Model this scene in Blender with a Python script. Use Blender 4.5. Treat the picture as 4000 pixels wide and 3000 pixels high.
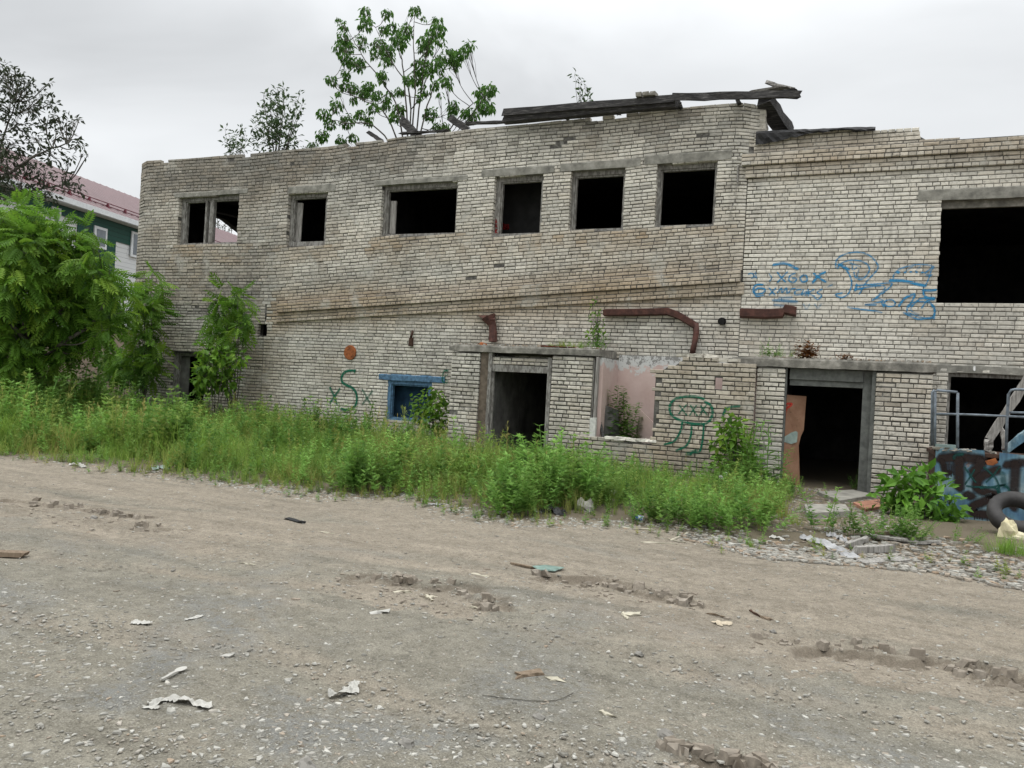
import bpy, math, random
import numpy as np
from mathutils import Matrix, Vector, noise as mn
random.seed(11); rng = np.random.default_rng(11)
for o in list(bpy.data.objects): bpy.data.objects.remove(o)
S = bpy.context.scene
# ------------------------------------------------------------------ camera
F, YAW, PITCH, ROLL = 3104.2, .410468, .004195, .05484      # focal length in photo pixels (4000 wide)
CAM = np.array([0., -15.94, 1.55])
cy_, sy_ = math.cos(YAW), math.sin(YAW)
FW = np.array([-sy_*math.cos(PITCH), cy_*math.cos(PITCH), math.sin(PITCH)])
R0 = np.array([cy_, sy_, 0.]); U0 = np.cross(R0, FW)
RI = R0*math.cos(ROLL)+U0*math.sin(ROLL); UP = -R0*math.sin(ROLL)+U0*math.cos(ROLL)
cd = bpy.data.cameras.new("camera"); cam = bpy.data.objects.new("camera", cd); S.collection.objects.link(cam)
cd.sensor_width = 36; cd.lens = F/4000*36; cd.clip_start = .1; cd.clip_end = 3000
cam.matrix_world = Matrix([[RI[i], UP[i], -FW[i], CAM[i]] for i in range(3)]+[[0, 0, 0, 1]])
S.camera = cam
# ------------------------------------------------------------------ exposure, sky, sun
S.view_settings.view_transform = 'Standard'; S.view_settings.look = 'None'
S.view_settings.exposure = 0.4; S.view_settings.gamma = 1
S.cycles.max_bounces = 5; S.cycles.diffuse_bounces = 3; S.cycles.transparent_max_bounces = 8
S.cycles.use_denoising = True
SUN_EL, SUN_AZ = math.radians(74), math.radians(215)
Wd = bpy.data.worlds.new("World"); S.world = Wd; Wd.use_nodes = True
nt = Wd.node_tree; nt.nodes.clear(); NN = nt.nodes.new; LK = nt.links.new
def math_node(tree, op, a, b=None, c=None, clamp=False):
    n = tree.nodes.new("ShaderNodeMath"); n.operation = op; n.use_clamp = clamp
    for i, v in enumerate((a, b, c)):
        if v is None: continue
        if isinstance(v, (int, float)): n.inputs[i].default_value = v
        else: tree.links.new(v, n.inputs[i])
    return n.outputs[0]
def ramp(tree, fac, stops, interp='LINEAR'):
    n = tree.nodes.new("ShaderNodeValToRGB"); tree.links.new(fac, n.inputs[0]); cr = n.color_ramp; cr.interpolation = interp
    while len(cr.elements) < len(stops): cr.elements.new(.5)
    for e, (p, c) in zip(cr.elements, stops):
        e.position = p; e.color = (c, c, c, 1) if isinstance(c, (int, float)) else (*c, 1)
    return n.outputs[0]
def mixc(tree, fac, a, b, mode='MIX'):
    n = tree.nodes.new("ShaderNodeMix"); n.data_type = 'RGBA'; n.blend_type = mode
    for sock, v in ((n.inputs[0], fac), (n.inputs[6], a), (n.inputs[7], b)):
        if isinstance(v, (int, float)): sock.default_value = v if sock == n.inputs[0] else (v, v, v, 1)
        elif isinstance(v, (tuple, list)): sock.default_value = (*v[:3], 1)
        else: tree.links.new(v, sock)
    return n.outputs[2]
def noise(tree, vec, scale, detail=4, rough=.55, dist=0., out=0):
    n = tree.nodes.new("ShaderNodeTexNoise"); n.inputs['Scale'].default_value = scale
    n.inputs['Detail'].default_value = detail; n.inputs['Roughness'].default_value = rough; n.inputs['Distortion'].default_value = dist
    if vec is not None: tree.links.new(vec, n.inputs['Vector'])
    return n.outputs[out]
sky = NN("ShaderNodeTexSky"); sky.sky_type = 'NISHITA'; sky.sun_disc = False
sky.sun_elevation = SUN_EL; sky.sun_rotation = SUN_AZ; sky.dust_density = 4
tc = NN("ShaderNodeTexCoord"); sx = NN("ShaderNodeSeparateXYZ"); LK(tc.outputs['Generated'], sx.inputs[0])
elev = math_node(nt, 'MAXIMUM', sx.outputs[2], 0.)
mp = NN("ShaderNodeMapping"); mp.inputs['Scale'].default_value = (1, 1, 2.2); LK(tc.outputs['Generated'], mp.inputs[0])
cl = noise(nt, mp.outputs[0], 2.3, 5, .5, .4)
base = ramp(nt, elev, [(0, 8.6), (.16, 7.9), (.34, 6.5), (.5, 9.5), (.72, 19.), (1, 23.)])
nt.nodes[-1].color_ramp.interpolation = 'EASE'
clv = ramp(nt, cl, [(.3, .80), (.48, .97), (.7, 1.08)])
grey = mixc(nt, 1., base, clv, 'MULTIPLY')
grey = mixc(nt, 1., grey, (.972, .995, 1.012), 'MULTIPLY')
allc = mixc(nt, .93, sky.outputs[0], grey)
bg = NN("ShaderNodeBackground"); bg.inputs[1].default_value = .1; LK(allc, bg.inputs[0])
wo = NN("ShaderNodeOutputWorld"); LK(bg.outputs[0], wo.inputs[0])
sl = bpy.data.lights.new("sun", 'SUN'); sl.energy = .6; sl.angle = math.radians(40); sl.color = (1, .97, .92)
so = bpy.data.objects.new("sun", sl); S.collection.objects.link(so)
dsun = Vector((math.sin(SUN_AZ)*math.cos(SUN_EL), math.cos(SUN_AZ)*math.cos(SUN_EL), math.sin(SUN_EL)))
so.rotation_euler = dsun.to_track_quat('Z', 'Y').to_euler(); so.location = (0, -20, 30)

# ------------------------------------------------------------------ geometry helpers
def ray(x, y): return RI*(x-2000)/F-UP*(y-1500)/F+FW
def pl(x, y, Y=0.):                       # point of the plane at depth Y that stands at photo pixel (x, y)
    d = ray(x, y); return CAM+d*((Y-CAM[1])/d[1])
def gr(x, y, z=0.):
    d = ray(x, y); return CAM+d*((z-CAM[2])/d[2])
def dep(x, y, d): return CAM+ray(x, y)*d
def sm(a, b, v): t = np.clip((v-a)/(b-a), 0, 1); return t*t*(3-2*t)
class MB:
    def __init__(s): s.v = []; s.f = {}; s.a = []; s.n = 0; s.cur = 0; s.fm = {}
    def add(s, v, faces, a=None):
        v = np.asarray(v, float).reshape(-1, 3); s.v.append(v)
        if a is None: a = (.5, .5, .5)
        a = np.asarray(a, float)
        if a.ndim == 1: a = np.tile(a, (len(v), 1))
        s.a.append(a)
        if isinstance(faces, np.ndarray): faces = [faces]
        if len(faces) and not isinstance(faces[0], np.ndarray):
            g = {}
            for f in faces: g.setdefault(len(f), []).append(f)
            faces = [np.array(x) for x in g.values()]
        for fa in faces: s.f.setdefault(fa.shape[1], []).append(fa+s.n); s.fm.setdefault(fa.shape[1], []).append(np.full(len(fa), s.cur))
        s.n += len(v)
    def scatter(s, tv, tf, M, T, a=None):    # copies of a template: tv (n,3), tf list of (m,k), M (k,3,3), T (k,3)
        k, n = len(T), len(tv)
        V = np.einsum('kij,nj->kni', M, tv)+np.asarray(T)[:, None, :]
        A = np.full((k, 3), .5) if a is None else np.asarray(a, float)
        A = np.repeat(A, n, 0)
        s.add(V.reshape(-1, 3), [(f[None]+(np.arange(k)*n)[:, None, None]).reshape(-1, f.shape[1]) for f in tf], A)
    def box(s, lo, hi, a=None, R=None, O=(0, 0, 0), jit=0.):
        lo, hi = np.array(lo, float), np.array(hi, float)
        v = np.array([[(lo, hi)[i][0], (lo, hi)[j][1], (lo, hi)[k][2]] for k in (0, 1) for j in (0, 1) for i in (0, 1)])
        if jit: v = v+rng.uniform(-jit, jit, v.shape)
        if R is not None: v = v@np.asarray(R).T
        s.add(v+np.asarray(O), [(0, 2, 3, 1), (4, 5, 7, 6), (0, 1, 5, 4), (2, 6, 7, 3), (0, 4, 6, 2), (1, 3, 7, 5)], a)
    def bar(s, p, q, w, h, a=None, up=(0, 0, 1), rag=0., n=1):   # rectangular timber from p to q
        p, q = np.asarray(p, float), np.asarray(q, float); d = q-p; L = np.linalg.norm(d); d /= L
        sd = np.cross(d, up); sd /= np.linalg.norm(sd); u = np.cross(sd, d)
        rings = []
        for i in range(n+1):
            c = p+d*L*i/n
            rings.append([c+sd*w/2*a_+u*h/2*b_+rng.normal(0, rag, 3)+(d*rng.normal(0, rag*6) if i in (0, n) else 0) for a_, b_ in ((-1, -1), (1, -1), (1, 1), (-1, 1))])
        v = np.array(rings).reshape(-1, 3)
        f = [(0, 1, 2, 3), tuple(4*n+j for j in (3, 2, 1, 0))]
        for i in range(n):
            for j in range(4): k = (j+1) % 4; f.append((4*i+k, 4*i+j, 4*i+4+j, 4*i+4+k))
        s.add(v, f, a)
    def tube(s, P, r, sides=6, a=None, cap=True):
        P = np.asarray(P, float); n = len(P); r = np.broadcast_to(np.asarray(r, float), (n,))
        T = np.gradient(P, axis=0); T /= np.linalg.norm(T, axis=1)[:, None]+1e-9
        ref = np.array([.31, .17, .93]) if abs(T[:, 2]).mean() < .8 else np.array([.9, .3, .1])
        A = np.cross(T, ref); A /= np.linalg.norm(A, axis=1)[:, None]+1e-9; B = np.cross(T, A)
        th = np.arange(sides)*2*math.pi/sides
        V = P[:, None]+r[:, None, None]*(A[:, None]*np.cos(th)[None, :, None]+B[:, None]*np.sin(th)[None, :, None])
        i = np.arange(n-1)[:, None]*sides; j = np.arange(sides)[None]; k = (j+1) % sides
        f = [np.stack([i+j, i+k, i+sides+k, i+sides+j], -1).reshape(-1, 4)]
        if cap and sides > 2: f += [np.array([list(range(sides))[::-1]]), np.array([[(n-1)*sides+q for q in range(sides)]])]
        s.add(V.reshape(-1, 3), f, a)
    def build(s, name, mat, parent=None, origin=None, smooth=False):
        V = np.concatenate(s.v) if s.v else np.zeros((0, 3)); A = np.concatenate(s.a)
        org = np.array(WL[parent.as_pointer()] if parent is not None else (origin if origin is not None else V.mean(0)*[1, 1, 0]+[0, 0, V[:, 2].min()]))
        me = bpy.data.meshes.new(name); me.vertices.add(len(V)); me.vertices.foreach_set('co', (V-org).astype(np.float32).ravel())
        ls = []; tot = []; mi = []
        for k, fl in s.f.items():
            fa = np.concatenate(fl); ls.append(fa.ravel()); tot.append(np.full(len(fa), k)); mi.append(np.concatenate(s.fm[k]))
        ls = np.concatenate(ls).astype(np.int32); tot = np.concatenate(tot).astype(np.int32)
        me.loops.add(len(ls)); me.loops.foreach_set('vertex_index', ls)
        me.polygons.add(len(tot)); st = np.zeros(len(tot), np.int32); st[1:] = np.cumsum(tot)[:-1]
        me.polygons.foreach_set('loop_start', st)
        me.update(calc_edges=True)
        me.polygons.foreach_set('use_smooth', np.full(len(tot), bool(smooth)))
        at = me.attributes.new('v', 'FLOAT_COLOR', 'POINT'); at.data.foreach_set('color', np.hstack([A, np.ones((len(A), 1))]).astype(np.float32).ravel())
        for m_ in (mat if isinstance(mat, (list, tuple)) else [mat]): me.materials.append(m_)
        me.polygons.foreach_set('material_index', np.concatenate(mi).astype(np.int32))
        me.validate()
        o = bpy.data.objects.new(name, me); S.collection.objects.link(o)
        if parent is not None: o.parent = parent
        else: o.location = org
        WL[o.as_pointer()] = org
        return o
WL = {}
def thing(name, label, cat, loc, group=None):
    o = bpy.data.objects.new(name, None); S.collection.objects.link(o); o.location = loc; WL[o.as_pointer()] = np.array(loc, float)
    o.empty_display_size = .2
    return tag(o, label, cat, group)
def tag(o, label, cat, group=None, kind=None):
    if label: o['label'] = label
    if cat: o['category'] = cat
    if group: o['group'] = group
    if kind: o['kind'] = kind
    return o
def fbm(x, y, z=0., oc=4): return mn.fractal(Vector((x, y, z)), 1., 2., oc)
def catmull(P, n=6):
    P = np.asarray(P, float); Q = np.vstack([2*P[0]-P[1], P, 2*P[-1]-P[-2]]); out = []
    for i in range(1, len(Q)-2):
        a, b, c, d = Q[i-1:i+3]
        for t in np.linspace(0, 1, n, endpoint=False):
            out.append(.5*((2*b)+(c-a)*t+(2*a-5*b+4*c-d)*t*t+(3*b-a-3*c+d)*t**3))
    return np.array(out+[P[-1]])
def frames(d, roll=None):                  # matrices with x axis along d, z roughly up
    d = np.asarray(d, float); d = d/(np.linalg.norm(d, axis=1)[:, None]+1e-9)
    ref = np.tile([0, 0, 1.], (len(d), 1)); ref[np.abs(d[:, 2]) > .97] = (1, 0, 0)
    sd = np.cross(ref, d); sd /= np.linalg.norm(sd, axis=1)[:, None]; n = np.cross(d, sd)
    if roll is not None:
        c, s_ = np.cos(roll)[:, None], np.sin(roll)[:, None]; sd, n = sd*c+n*s_, n*c-sd*s_
    return np.stack([d, sd, n], -1)

# ------------------------------------------------------------------ materials
def mat(name, fn, rough=.9, spec=.25):
    m = bpy.data.materials.new(name); m.use_nodes = True; t = m.node_tree; b = t.nodes['Principled BSDF']
    b.inputs['Roughness'].default_value = rough; b.inputs['Specular IOR Level'].default_value = spec
    co = t.nodes.new("ShaderNodeTexCoord").outputs['Object']; geo = t.nodes.new("ShaderNodeNewGeometry").outputs['Position']
    at = t.nodes.new("ShaderNodeAttribute"); at.attribute_name = 'v'; sp = t.nodes.new("ShaderNodeSeparateColor"); t.links.new(at.outputs['Color'], sp.inputs[0])
    r = fn(t, geo, sp.outputs, b)
    if r is not None:
        if isinstance(r, tuple): b.inputs['Base Color'].default_value = (*r, 1)
        else: t.links.new(r, b.inputs['Base Color'])
    return m
def bump(t, b, h, strength=.5, dist=.01):
    n = t.nodes.new("ShaderNodeBump"); n.inputs['Strength'].default_value = strength; n.inputs['Distance'].default_value = dist
    t.links.new(h, n.inputs['Height']); t.links.new(n.outputs[0], b.inputs['Normal'])
def stretch(t, p, sc):
    m = t.nodes.new("ShaderNodeMapping"); m.inputs['Scale'].default_value = sc; t.links.new(p, m.inputs[0]); return m.outputs[0]
def f_brick(t, p, a, b):
    n1 = noise(t, p, 14, 5, .65); n2 = noise(t, p, 60, 3, .6)
    c = mixc(t, a[1], (.68, .65, .57), (.225, .217, .192))
    c = mixc(t, math_node(t, 'MULTIPLY', a[2], .95), c, (.385, .295, .195))
    tone = ramp(t, a[0], [(0, .72), (.5, .97), (1, 1.12)])
    c = mixc(t, 1., c, tone, 'MULTIPLY')
    g = ramp(t, n1, [(.33, .52), (.47, .96), (.7, 1.06)])
    c = mixc(t, 1., c, g, 'MULTIPLY')
    sm_ = ramp(t, noise(t, p, 1.15, 6, .68, .5), [(.56, 0.), (.66, .6)]); c = mixc(t, sm_, c, (.43, .42, .375))
    rs = ramp(t, noise(t, stretch(t, p, (2.6, 2.6, .22)), 1.5, 5, .62), [(.32, .82), (.48, 1.), (.8, 1.02)]); c = mixc(t, 1., c, rs, 'MULTIPLY')
    sp = ramp(t, noise(t, p, 3.1, 6, .7), [(.60, 0.), (.72, .55)])
    c = mixc(t, sp, c, (.13, .125, .115))
    bump(t, b, mixc(t, .5, n1, n2), .5, .006)
    return c
BRICK = mat("silicate_brick", f_brick, .95, .15)
BRICKRED = BRICK
def f_mortar(t, p, a, b):
    n = noise(t, p, 9, 5, .6)
    bump(t, b, noise(t, p, 50, 4), .6, .01)
    c = ramp(t, n, [(.3, (.05, .047, .042)), (.55, (.105, .1, .09)), (.75, (.19, .18, .16))])
    c = mixc(t, math_node(t, 'MULTIPLY', a[0], .6), c, (.24, .23, .205))
    return mixc(t, ramp(t, noise(t, p, 1.15, 6, .68, .5), [(.54, 0.), (.64, .85)]), c, (.33, .32, .285))
MORTAR = mat("mortar", f_mortar, .97, .1)
def f_conc(lo, mid, hi, sc=4.):
    def f(t, p, a, b):
        n = noise(t, p, sc, 7, .65); st = noise(t, stretch(t, p, (3.5, 3.5, 1.)), 1.6, 4, .6)
        c = ramp(t, n, [(.3, lo), (.5, mid), (.68, hi)])
        c = mixc(t, 1., c, ramp(t, st, [(.3, .78), (.55, 1.), (.8, 1.06)]), 'MULTIPLY')
        bump(t, b, noise(t, p, 25, 6, .7), .7, .012); return c
    return f
CONC = mat("weathered_concrete", f_conc((.13, .127, .112), (.25, .242, .21), (.36, .35, .31)), .95, .15)
CONCD = mat("soot_stained_concrete", f_conc((.10, .097, .085), (.2, .19, .165), (.36, .34, .3), 6.), .95, .15)
def f_wood(c0, c1, peel=None):
    def f(t, p, a, b):
        g = noise(t, stretch(t, p, (14, 14, 1.2)), 3., 5, .65)
        c = ramp(t, g, [(.3, c0), (.62, c1)])
        if peel is not None:
            k = ramp(t, noise(t, stretch(t, p, (3, 3, 1)), 7, 5, .6), [(.46, 0.), (.54, 1.)]); c = mixc(t, k, c, peel)
        bump(t, b, g, .6, .008); return c
    return f
FRAME = mat("weathered_frame_wood", f_wood((.075, .068, .06), (.2, .19, .172), (.27, .262, .24)), .85, .25)
GREYWOOD = mat("grey_wood", f_wood((.12, .112, .1), (.34, .325, .3)), .85, .2)
BROWNWOOD = mat("brown_wood", f_wood((.11, .08, .055), (.22, .17, .12)), .85, .2)
def f_char(t, p, a, b):
    g = noise(t, stretch(t, p, (1.2, 10, 14)), 4., 6, .7)
    c = ramp(t, g, [(.35, (.014, .014, .015)), (.52, (.04, .038, .037)), (.68, (.16, .152, .145))])
    bump(t, b, g, .7, .012); return c
CHAR = mat("charred_wood", f_char, .8, .3)
def f_tar(t, p, a, b):
    n = noise(t, p, 6, 6, .65); bump(t, b, n, .8, .03)
    return ramp(t, n, [(.35, (.008, .008, .009)), (.7, (.035, .034, .034))])
TAR = mat("torn_tar_felt", f_tar, .7, .4)
def f_rust(lo, hi):
    def f(t, p, a, b):
        n = noise(t, p, 9, 7, .7); bump(t, b, n, .4, .006)
        return ramp(t, n, [(.3, lo), (.5, tuple((x+y)/2 for x, y in zip(lo, hi))), (.66, hi)])
    return f
RUST = mat("rusty_gutter_metal", f_rust((.035, .017, .014), (.13, .055, .042)), .75, .35)
RUSTO = mat("orange_rust", f_rust((.09, .035, .015), (.42, .135, .045)), .85, .25)
RUSTD = mat("dark_rust", f_rust((.02, .013, .01), (.085, .045, .03)), .85, .25)
DARKPL = mat("near_black_plaster", f_conc((.012, .012, .012), (.028, .027, .027), (.05, .048, .046), 1.5), .95, .1)  # the rooms' lack of light is put into this near-black colour
GREYPL = mat("grey_dirty_plaster", f_conc((.075, .073, .068), (.15, .147, .137), (.23, .225, .21), 2.), .95, .1)
def f_pink(t, p, a, b):
    n = noise(t, p, 3.5, 6, .65); sx_ = t.nodes.new("ShaderNodeSeparateXYZ"); t.links.new(p, sx_.inputs[0])
    c = mixc(t, ramp(t, n, [(.3, 0.), (.7, 1.)]), (.50, .37, .33), (.58, .455, .415))
    pe = math_node(t, 'ADD', noise(t, p, 6, 7, .7), math_node(t, 'MULTIPLY', math_node(t, 'SUBTRACT', sx_.outputs[2], 2.0), .9))
    c = mixc(t, ramp(t, pe, [(.54, 0.), (.58, 1.)]), c, (.55, .55, .53))
    pk = ramp(t, math_node(t, 'ADD', noise(t, p, 9, 7, .75), math_node(t, 'MULTIPLY', math_node(t, 'SUBTRACT', sx_.outputs[2], 2.1), .6)), [(.6, 0.), (.64, 1.)])
    c = mixc(t, pk, c, (.24, .235, .22))
    bump(t, b, pe, .4, .01); return c
PINK = mat("peeling_pink_plaster", f_pink, .95, .1)
def f_ground(t, p, a, b):
    big = noise(t, p, .55, 5, .6, .3); fine = noise(t, p, 22, 6, .72); mid = noise(t, p, 5, 6, .65); grit = noise(t, p, 95, 3, .8)
    brown = ramp(t, mid, [(.3, (.185, .16, .124)), (.7, (.262, .229, .181))])
    gr_ = ramp(t, mid, [(.3, (.157, .145, .116)), (.7, (.226, .21, .17))])
    streak = noise(t, stretch(t, p, (.35, 2.6, 1)), 1.1, 5, .6, .25)
    zone = math_node(t, 'ADD', a[0], math_node(t, 'ADD', math_node(t, 'MULTIPLY', math_node(t, 'SUBTRACT', big, .5), 1.9), math_node(t, 'MULTIPLY', math_node(t, 'SUBTRACT', streak, .5), 1.6)), clamp=True)
    c = mixc(t, ramp(t, zone, [(.15, 0.), (.85, 1.)]), gr_, brown); c = mixc(t, 1., c, ramp(t, streak, [(.28, .72), (.45, .97), (.6, 1.04), (.74, 1.2)]), 'MULTIPLY')
    blue = ramp(t, math_node(t, 'MULTIPLY', ramp(t, noise(t, p, .8, 4, .6, .6), [(.5, 0.), (.62, 1.)]), ramp(t, fine, [(.42, 0.), (.52, 1.)])), [(0, 0.), (1, .75)])
    blue = math_node(t, 'MULTIPLY', blue, math_node(t, 'SUBTRACT', 1., a[0], clamp=True))
    c = mixc(t, blue, c, (.15, .152, .145))
    c = mixc(t, 1., c, ramp(t, fine, [(.25, .55), (.48, 1.), (.75, 1.28)]), 'MULTIPLY')
    c = mixc(t, 1., c, ramp(t, grit, [(.3, .62), (.5, 1.), (.7, 1.4)]), 'MULTIPLY')
    c = mixc(t, ramp(t, grit, [(.6, 0.), (.68, .6)]), c, (.37, .36, .325))
    c = mixc(t, math_node(t, 'MULTIPLY', a[1], .8), c, (.10, .08, .06))
    c = mixc(t, a[2], c, (.12, .10, .07))
    bump(t, b, mixc(t, .5, fine, grit), .75, .025)
    return c
GROUND = mat("gravelly_dirt", f_ground, .97, .12)
def f_chip(t, p, a, b):
    c = mixc(t, a[0], (.17, .162, .14), (.41, .4, .36)); c = mixc(t, a[1], c, (.30, .22, .15))
    return mixc(t, 1., c, ramp(t, noise(t, p, 40, 3), [(.3, .75), (.7, 1.15)]), 'MULTIPLY')
CHIP = mat("pale_stone_chips", f_chip, .9, .2)
def leafmat(name, dark, light, trans=.35, yel=None, rough=.55):
    m = bpy.data.materials.new(name); m.use_nodes = True; t = m.node_tree; b = t.nodes['Principled BSDF']
    b.inputs['Roughness'].default_value = rough; b.inputs['Specular IOR Level'].default_value = .3
    at = t.nodes.new("ShaderNodeAttribute"); at.attribute_name = 'v'; sp = t.nodes.new("ShaderNodeSeparateColor"); t.links.new(at.outputs['Color'], sp.inputs[0])
    c = mixc(t, sp.outputs[0], dark, light)
    if yel is not None: c = mixc(t, sp.outputs[1], c, yel)
    t.links.new(c, b.inputs['Base Color'])
    tr = t.nodes.new("ShaderNodeBsdfTranslucent"); t.links.new(c, tr.inputs[0])
    mx = t.nodes.new("ShaderNodeMixShader"); mx.inputs[0].default_value = trans
    t.links.new(b.outputs[0], mx.inputs[1]); t.links.new(tr.outputs[0], mx.inputs[2]); t.links.new(mx.outputs[0], t.nodes['Material Output'].inputs[0])
    return m
LEAF = leafmat("fresh_tree_leaves", (.045, .115, .014), (.17, .34, .035), .45, (.26, .4, .04))
LEAFROOF = leafmat("roof_tree_leaves", (.03, .09, .015), (.11, .25, .035), .48, (.10, .2, .03))
LEAFDK = leafmat("dark_far_leaves", (.024, .032, .017), (.055, .075, .036), .25)
LEAFGREY = leafmat("grey_green_leaves", (.035, .07, .026), (.1, .15, .06), .3)
WEED = leafmat("weed_leaves", (.07, .165, .03), (.235, .43, .09), .45, (.36, .36, .09), .7)
GRASS = leafmat("grass_blades", (.06, .15, .02), (.25, .42, .065), .42, (.38, .33, .11), .7)
BROAD = leafmat("bright_broad_leaves", (.06, .16, .02), (.17, .36, .04), .35)
DRY = leafmat("dry_brown_leaves", (.12, .05, .02), (.3, .14, .05), .2)
BARK = mat("grey_bark", lambda t, p, a, b: ramp(t, noise(t, p, 14, 4), [(.3, (.05, .045, .037)), (.7, (.14, .13, .11))]), .95, .1)
BARKG = mat("green_stem", lambda t, p, a, b: (.09, .11, .05), .8, .2)
def plain(name, c, rough=.8, var=.25, sc=8., spec=.25):
    def f(t, p, a, b):
        n = noise(t, p, sc, 5, .6); lo = tuple(x*(1-var) for x in c); hi = tuple(min(1, x*(1+var)) for x in c)
        bump(t, b, n, .2, .01); return ramp(t, n, [(.3, lo), (.7, hi)])
    return mat(name, f, rough, spec)
def paintmat(name, c, dens=1., lo=.35, joint=None):
    m = bpy.data.materials.new(name); m.use_nodes = True; t = m.node_tree; b = t.nodes['Principled BSDF']; b.inputs['Roughness'].default_value = .7
    b.inputs['Base Color'].default_value = (*c, 1); b.inputs['Specular IOR Level'].default_value = .2
    g = t.nodes.new("ShaderNodeNewGeometry").outputs['Position']; at = t.nodes.new("ShaderNodeAttribute"); at.attribute_name = 'v'
    sp = t.nodes.new("ShaderNodeSeparateColor"); t.links.new(at.outputs['Color'], sp.inputs[0])
    n = ramp(t, noise(t, g, 18, 5, .7), [(.32, lo), (.5, 1.)])
    al = math_node(t, 'MULTIPLY', math_node(t, 'MULTIPLY', ramp(t, sp.outputs[0], [(0, 0.), (.55, 1.)]), n), math_node(t, 'MULTIPLY', sp.outputs[1], dens))
    if joint:                              # paint takes poorly in the recessed bed joints
        sx_ = t.nodes.new("ShaderNodeSeparateXYZ"); t.links.new(g, sx_.inputs[0])
        fr = math_node(t, 'FRACT', math_node(t, 'DIVIDE', math_node(t, 'ADD', sx_.outputs[2], joint[1]), joint[0]))
        al = math_node(t, 'MULTIPLY', al, ramp(t, fr, [(0, .5), (.1, .55), (.16, 1.), (.9, 1.), (.95, .55), (1, .5)]))
    t.links.new(al, b.inputs['Alpha']); return m
P_BLUE = paintmat("blue_spray_paint", (.03, .21, .40), 1., .5, (.0765, 0.)); P_GREEN = paintmat("green_spray_paint", (.005, .115, .065), 1., .55, (.077, .05))
P_ORED = paintmat("orange_red_spray_paint", (.5, .03, .02)); P_RED = paintmat("red_spray_paint", (.2, .012, .012)); P_BROWN = paintmat("dark_brown_spray_paint", (.022, .014, .012), 1., .8)
P_DKGREEN = paintmat("dark_green_spray_paint", (.008, .06, .055)); P_WHITE = paintmat("white_paint", (.75, .75, .72))
def strokes(mb, lines, tf, y):             # lines: (points, width in metres, opacity); tf: point -> photo pixel
    for P, w, op in lines:
        Q = np.array([pl(*tf(*p), y) for p in P])
        if len(Q) > 2: Q = catmull(Q, 7)
        else: Q = np.array([Q[0]*(1-t)+Q[1]*t for t in np.linspace(0, 1, 5)])
        d = np.gradient(Q, axis=0); d /= np.linalg.norm(d, axis=1)[:, None]+1e-9
        sd = np.stack([-d[:, 2], 0*d[:, 0], d[:, 0]], -1)*w/2
        e0, e1 = Q[:1]-d[:1]*w*.4, Q[-1:]+d[-1:]*w*.4
        Q = np.vstack([e0, Q, e1]); sd = np.vstack([sd[:1]*.6, sd, sd[-1:]*.6])
        Q[:, 1] += rng.uniform(-.0015, .0015)
        n = len(Q); V = np.stack([Q-sd, Q, Q+sd], 1).reshape(-1, 3)
        A = np.tile([[0, op, 0], [1, op, 0], [0, op, 0]], (n, 1)).astype(float); A[:3, 0] = 0; A[-3:, 0] = 0
        i = np.arange(n-1)[:, None]*3+np.arange(2)[None]
        mb.add(V, np.stack([i, i+1, i+4, i+3], -1).reshape(-1, 4), A)

# ------------------------------------------------------------------ ground
def poly_y(P, x): return np.interp(x, [p[0] for p in P], [p[1] for p in P])
EDGE_PX = [(-900, 1700), (0, 1792), (200, 1802), (400, 1832), (560, 1852), (800, 1872), (1000, 1902), (1200, 1928), (1300, 1948), (1430, 1950), (1560, 1950), (1700, 1990), (1850, 2012), (2000, 2045), (2300, 2052), (2600, 2085), (2800, 2110), (3000, 2160), (3300, 2190), (3600, 2215), (4000, 2290), (4600, 2380)]
EDGE = np.array([gr(*p)[:2] for p in EDGE_PX])                       # where the weeds meet the road
TRACK = np.array([gr(*p)[:2] for p in [(-900, 1900), (0, 2070), (500, 2120), (1000, 2180), (1700, 2250), (2200, 2360), (3000, 2520), (4000, 2700), (5000, 2900)]])
HOLES = [(1620, 2310, .6, .36, .035), (2330, 2290, .7, .26, .045), (3500, 2600, .9, .36, .05), (250, 2010, 1.1, .45, .03), (2880, 2985, .36, .12, .05), (620, 2075, .9, .25, .02)]
HOLES = [(gr(a, b)[:2], rx, ry, d) for a, b, rx, ry, d in HOLES]
RD = EDGE[12]-EDGE[4]; RD = RD/np.linalg.norm(RD); RN = np.array([-RD[1], RD[0]])
def vnoise(x, y, s, seed=0):               # vectorised value noise
    x = np.asarray(x)*s+seed*17.3; y = np.asarray(y)*s+seed*9.1
    xi, yi = np.floor(x).astype(int), np.floor(y).astype(int); xf, yf = x-xi, y-yi; u, v = xf*xf*(3-2*xf), yf*yf*(3-2*yf)
    def h(a, b): t = np.sin(a*127.1+b*311.7+seed*74.7)*43758.5453; return t-np.floor(t)
    return (h(xi, yi)*(1-u)+h(xi+1, yi)*u)*(1-v)+(h(xi, yi+1)*(1-u)+h(xi+1, yi+1)*u)*v
def hole(x, y):
    k = np.zeros(np.shape(x)); z = np.zeros(np.shape(x))
    for c, rx, ry, d in HOLES:
        a = ((x-c[0])*RD[0]+(y-c[1])*RD[1])/rx; b = ((x-c[0])*RN[0]+(y-c[1])*RN[1])/ry
        r = np.sqrt(a*a+b*b)+(vnoise(x, y, 4, 3)-.5)*1.1+(vnoise(x, y, 11, 4)-.5)*.7
        s = sm(1.0, .86, r); k = np.maximum(k, s); z -= d*s*(.25+.75*sm(-.5, .6, b))+(vnoise(x, y, 12, 41)-.5)*.02*sm(1.25, .9, r)
    return z, k
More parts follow.
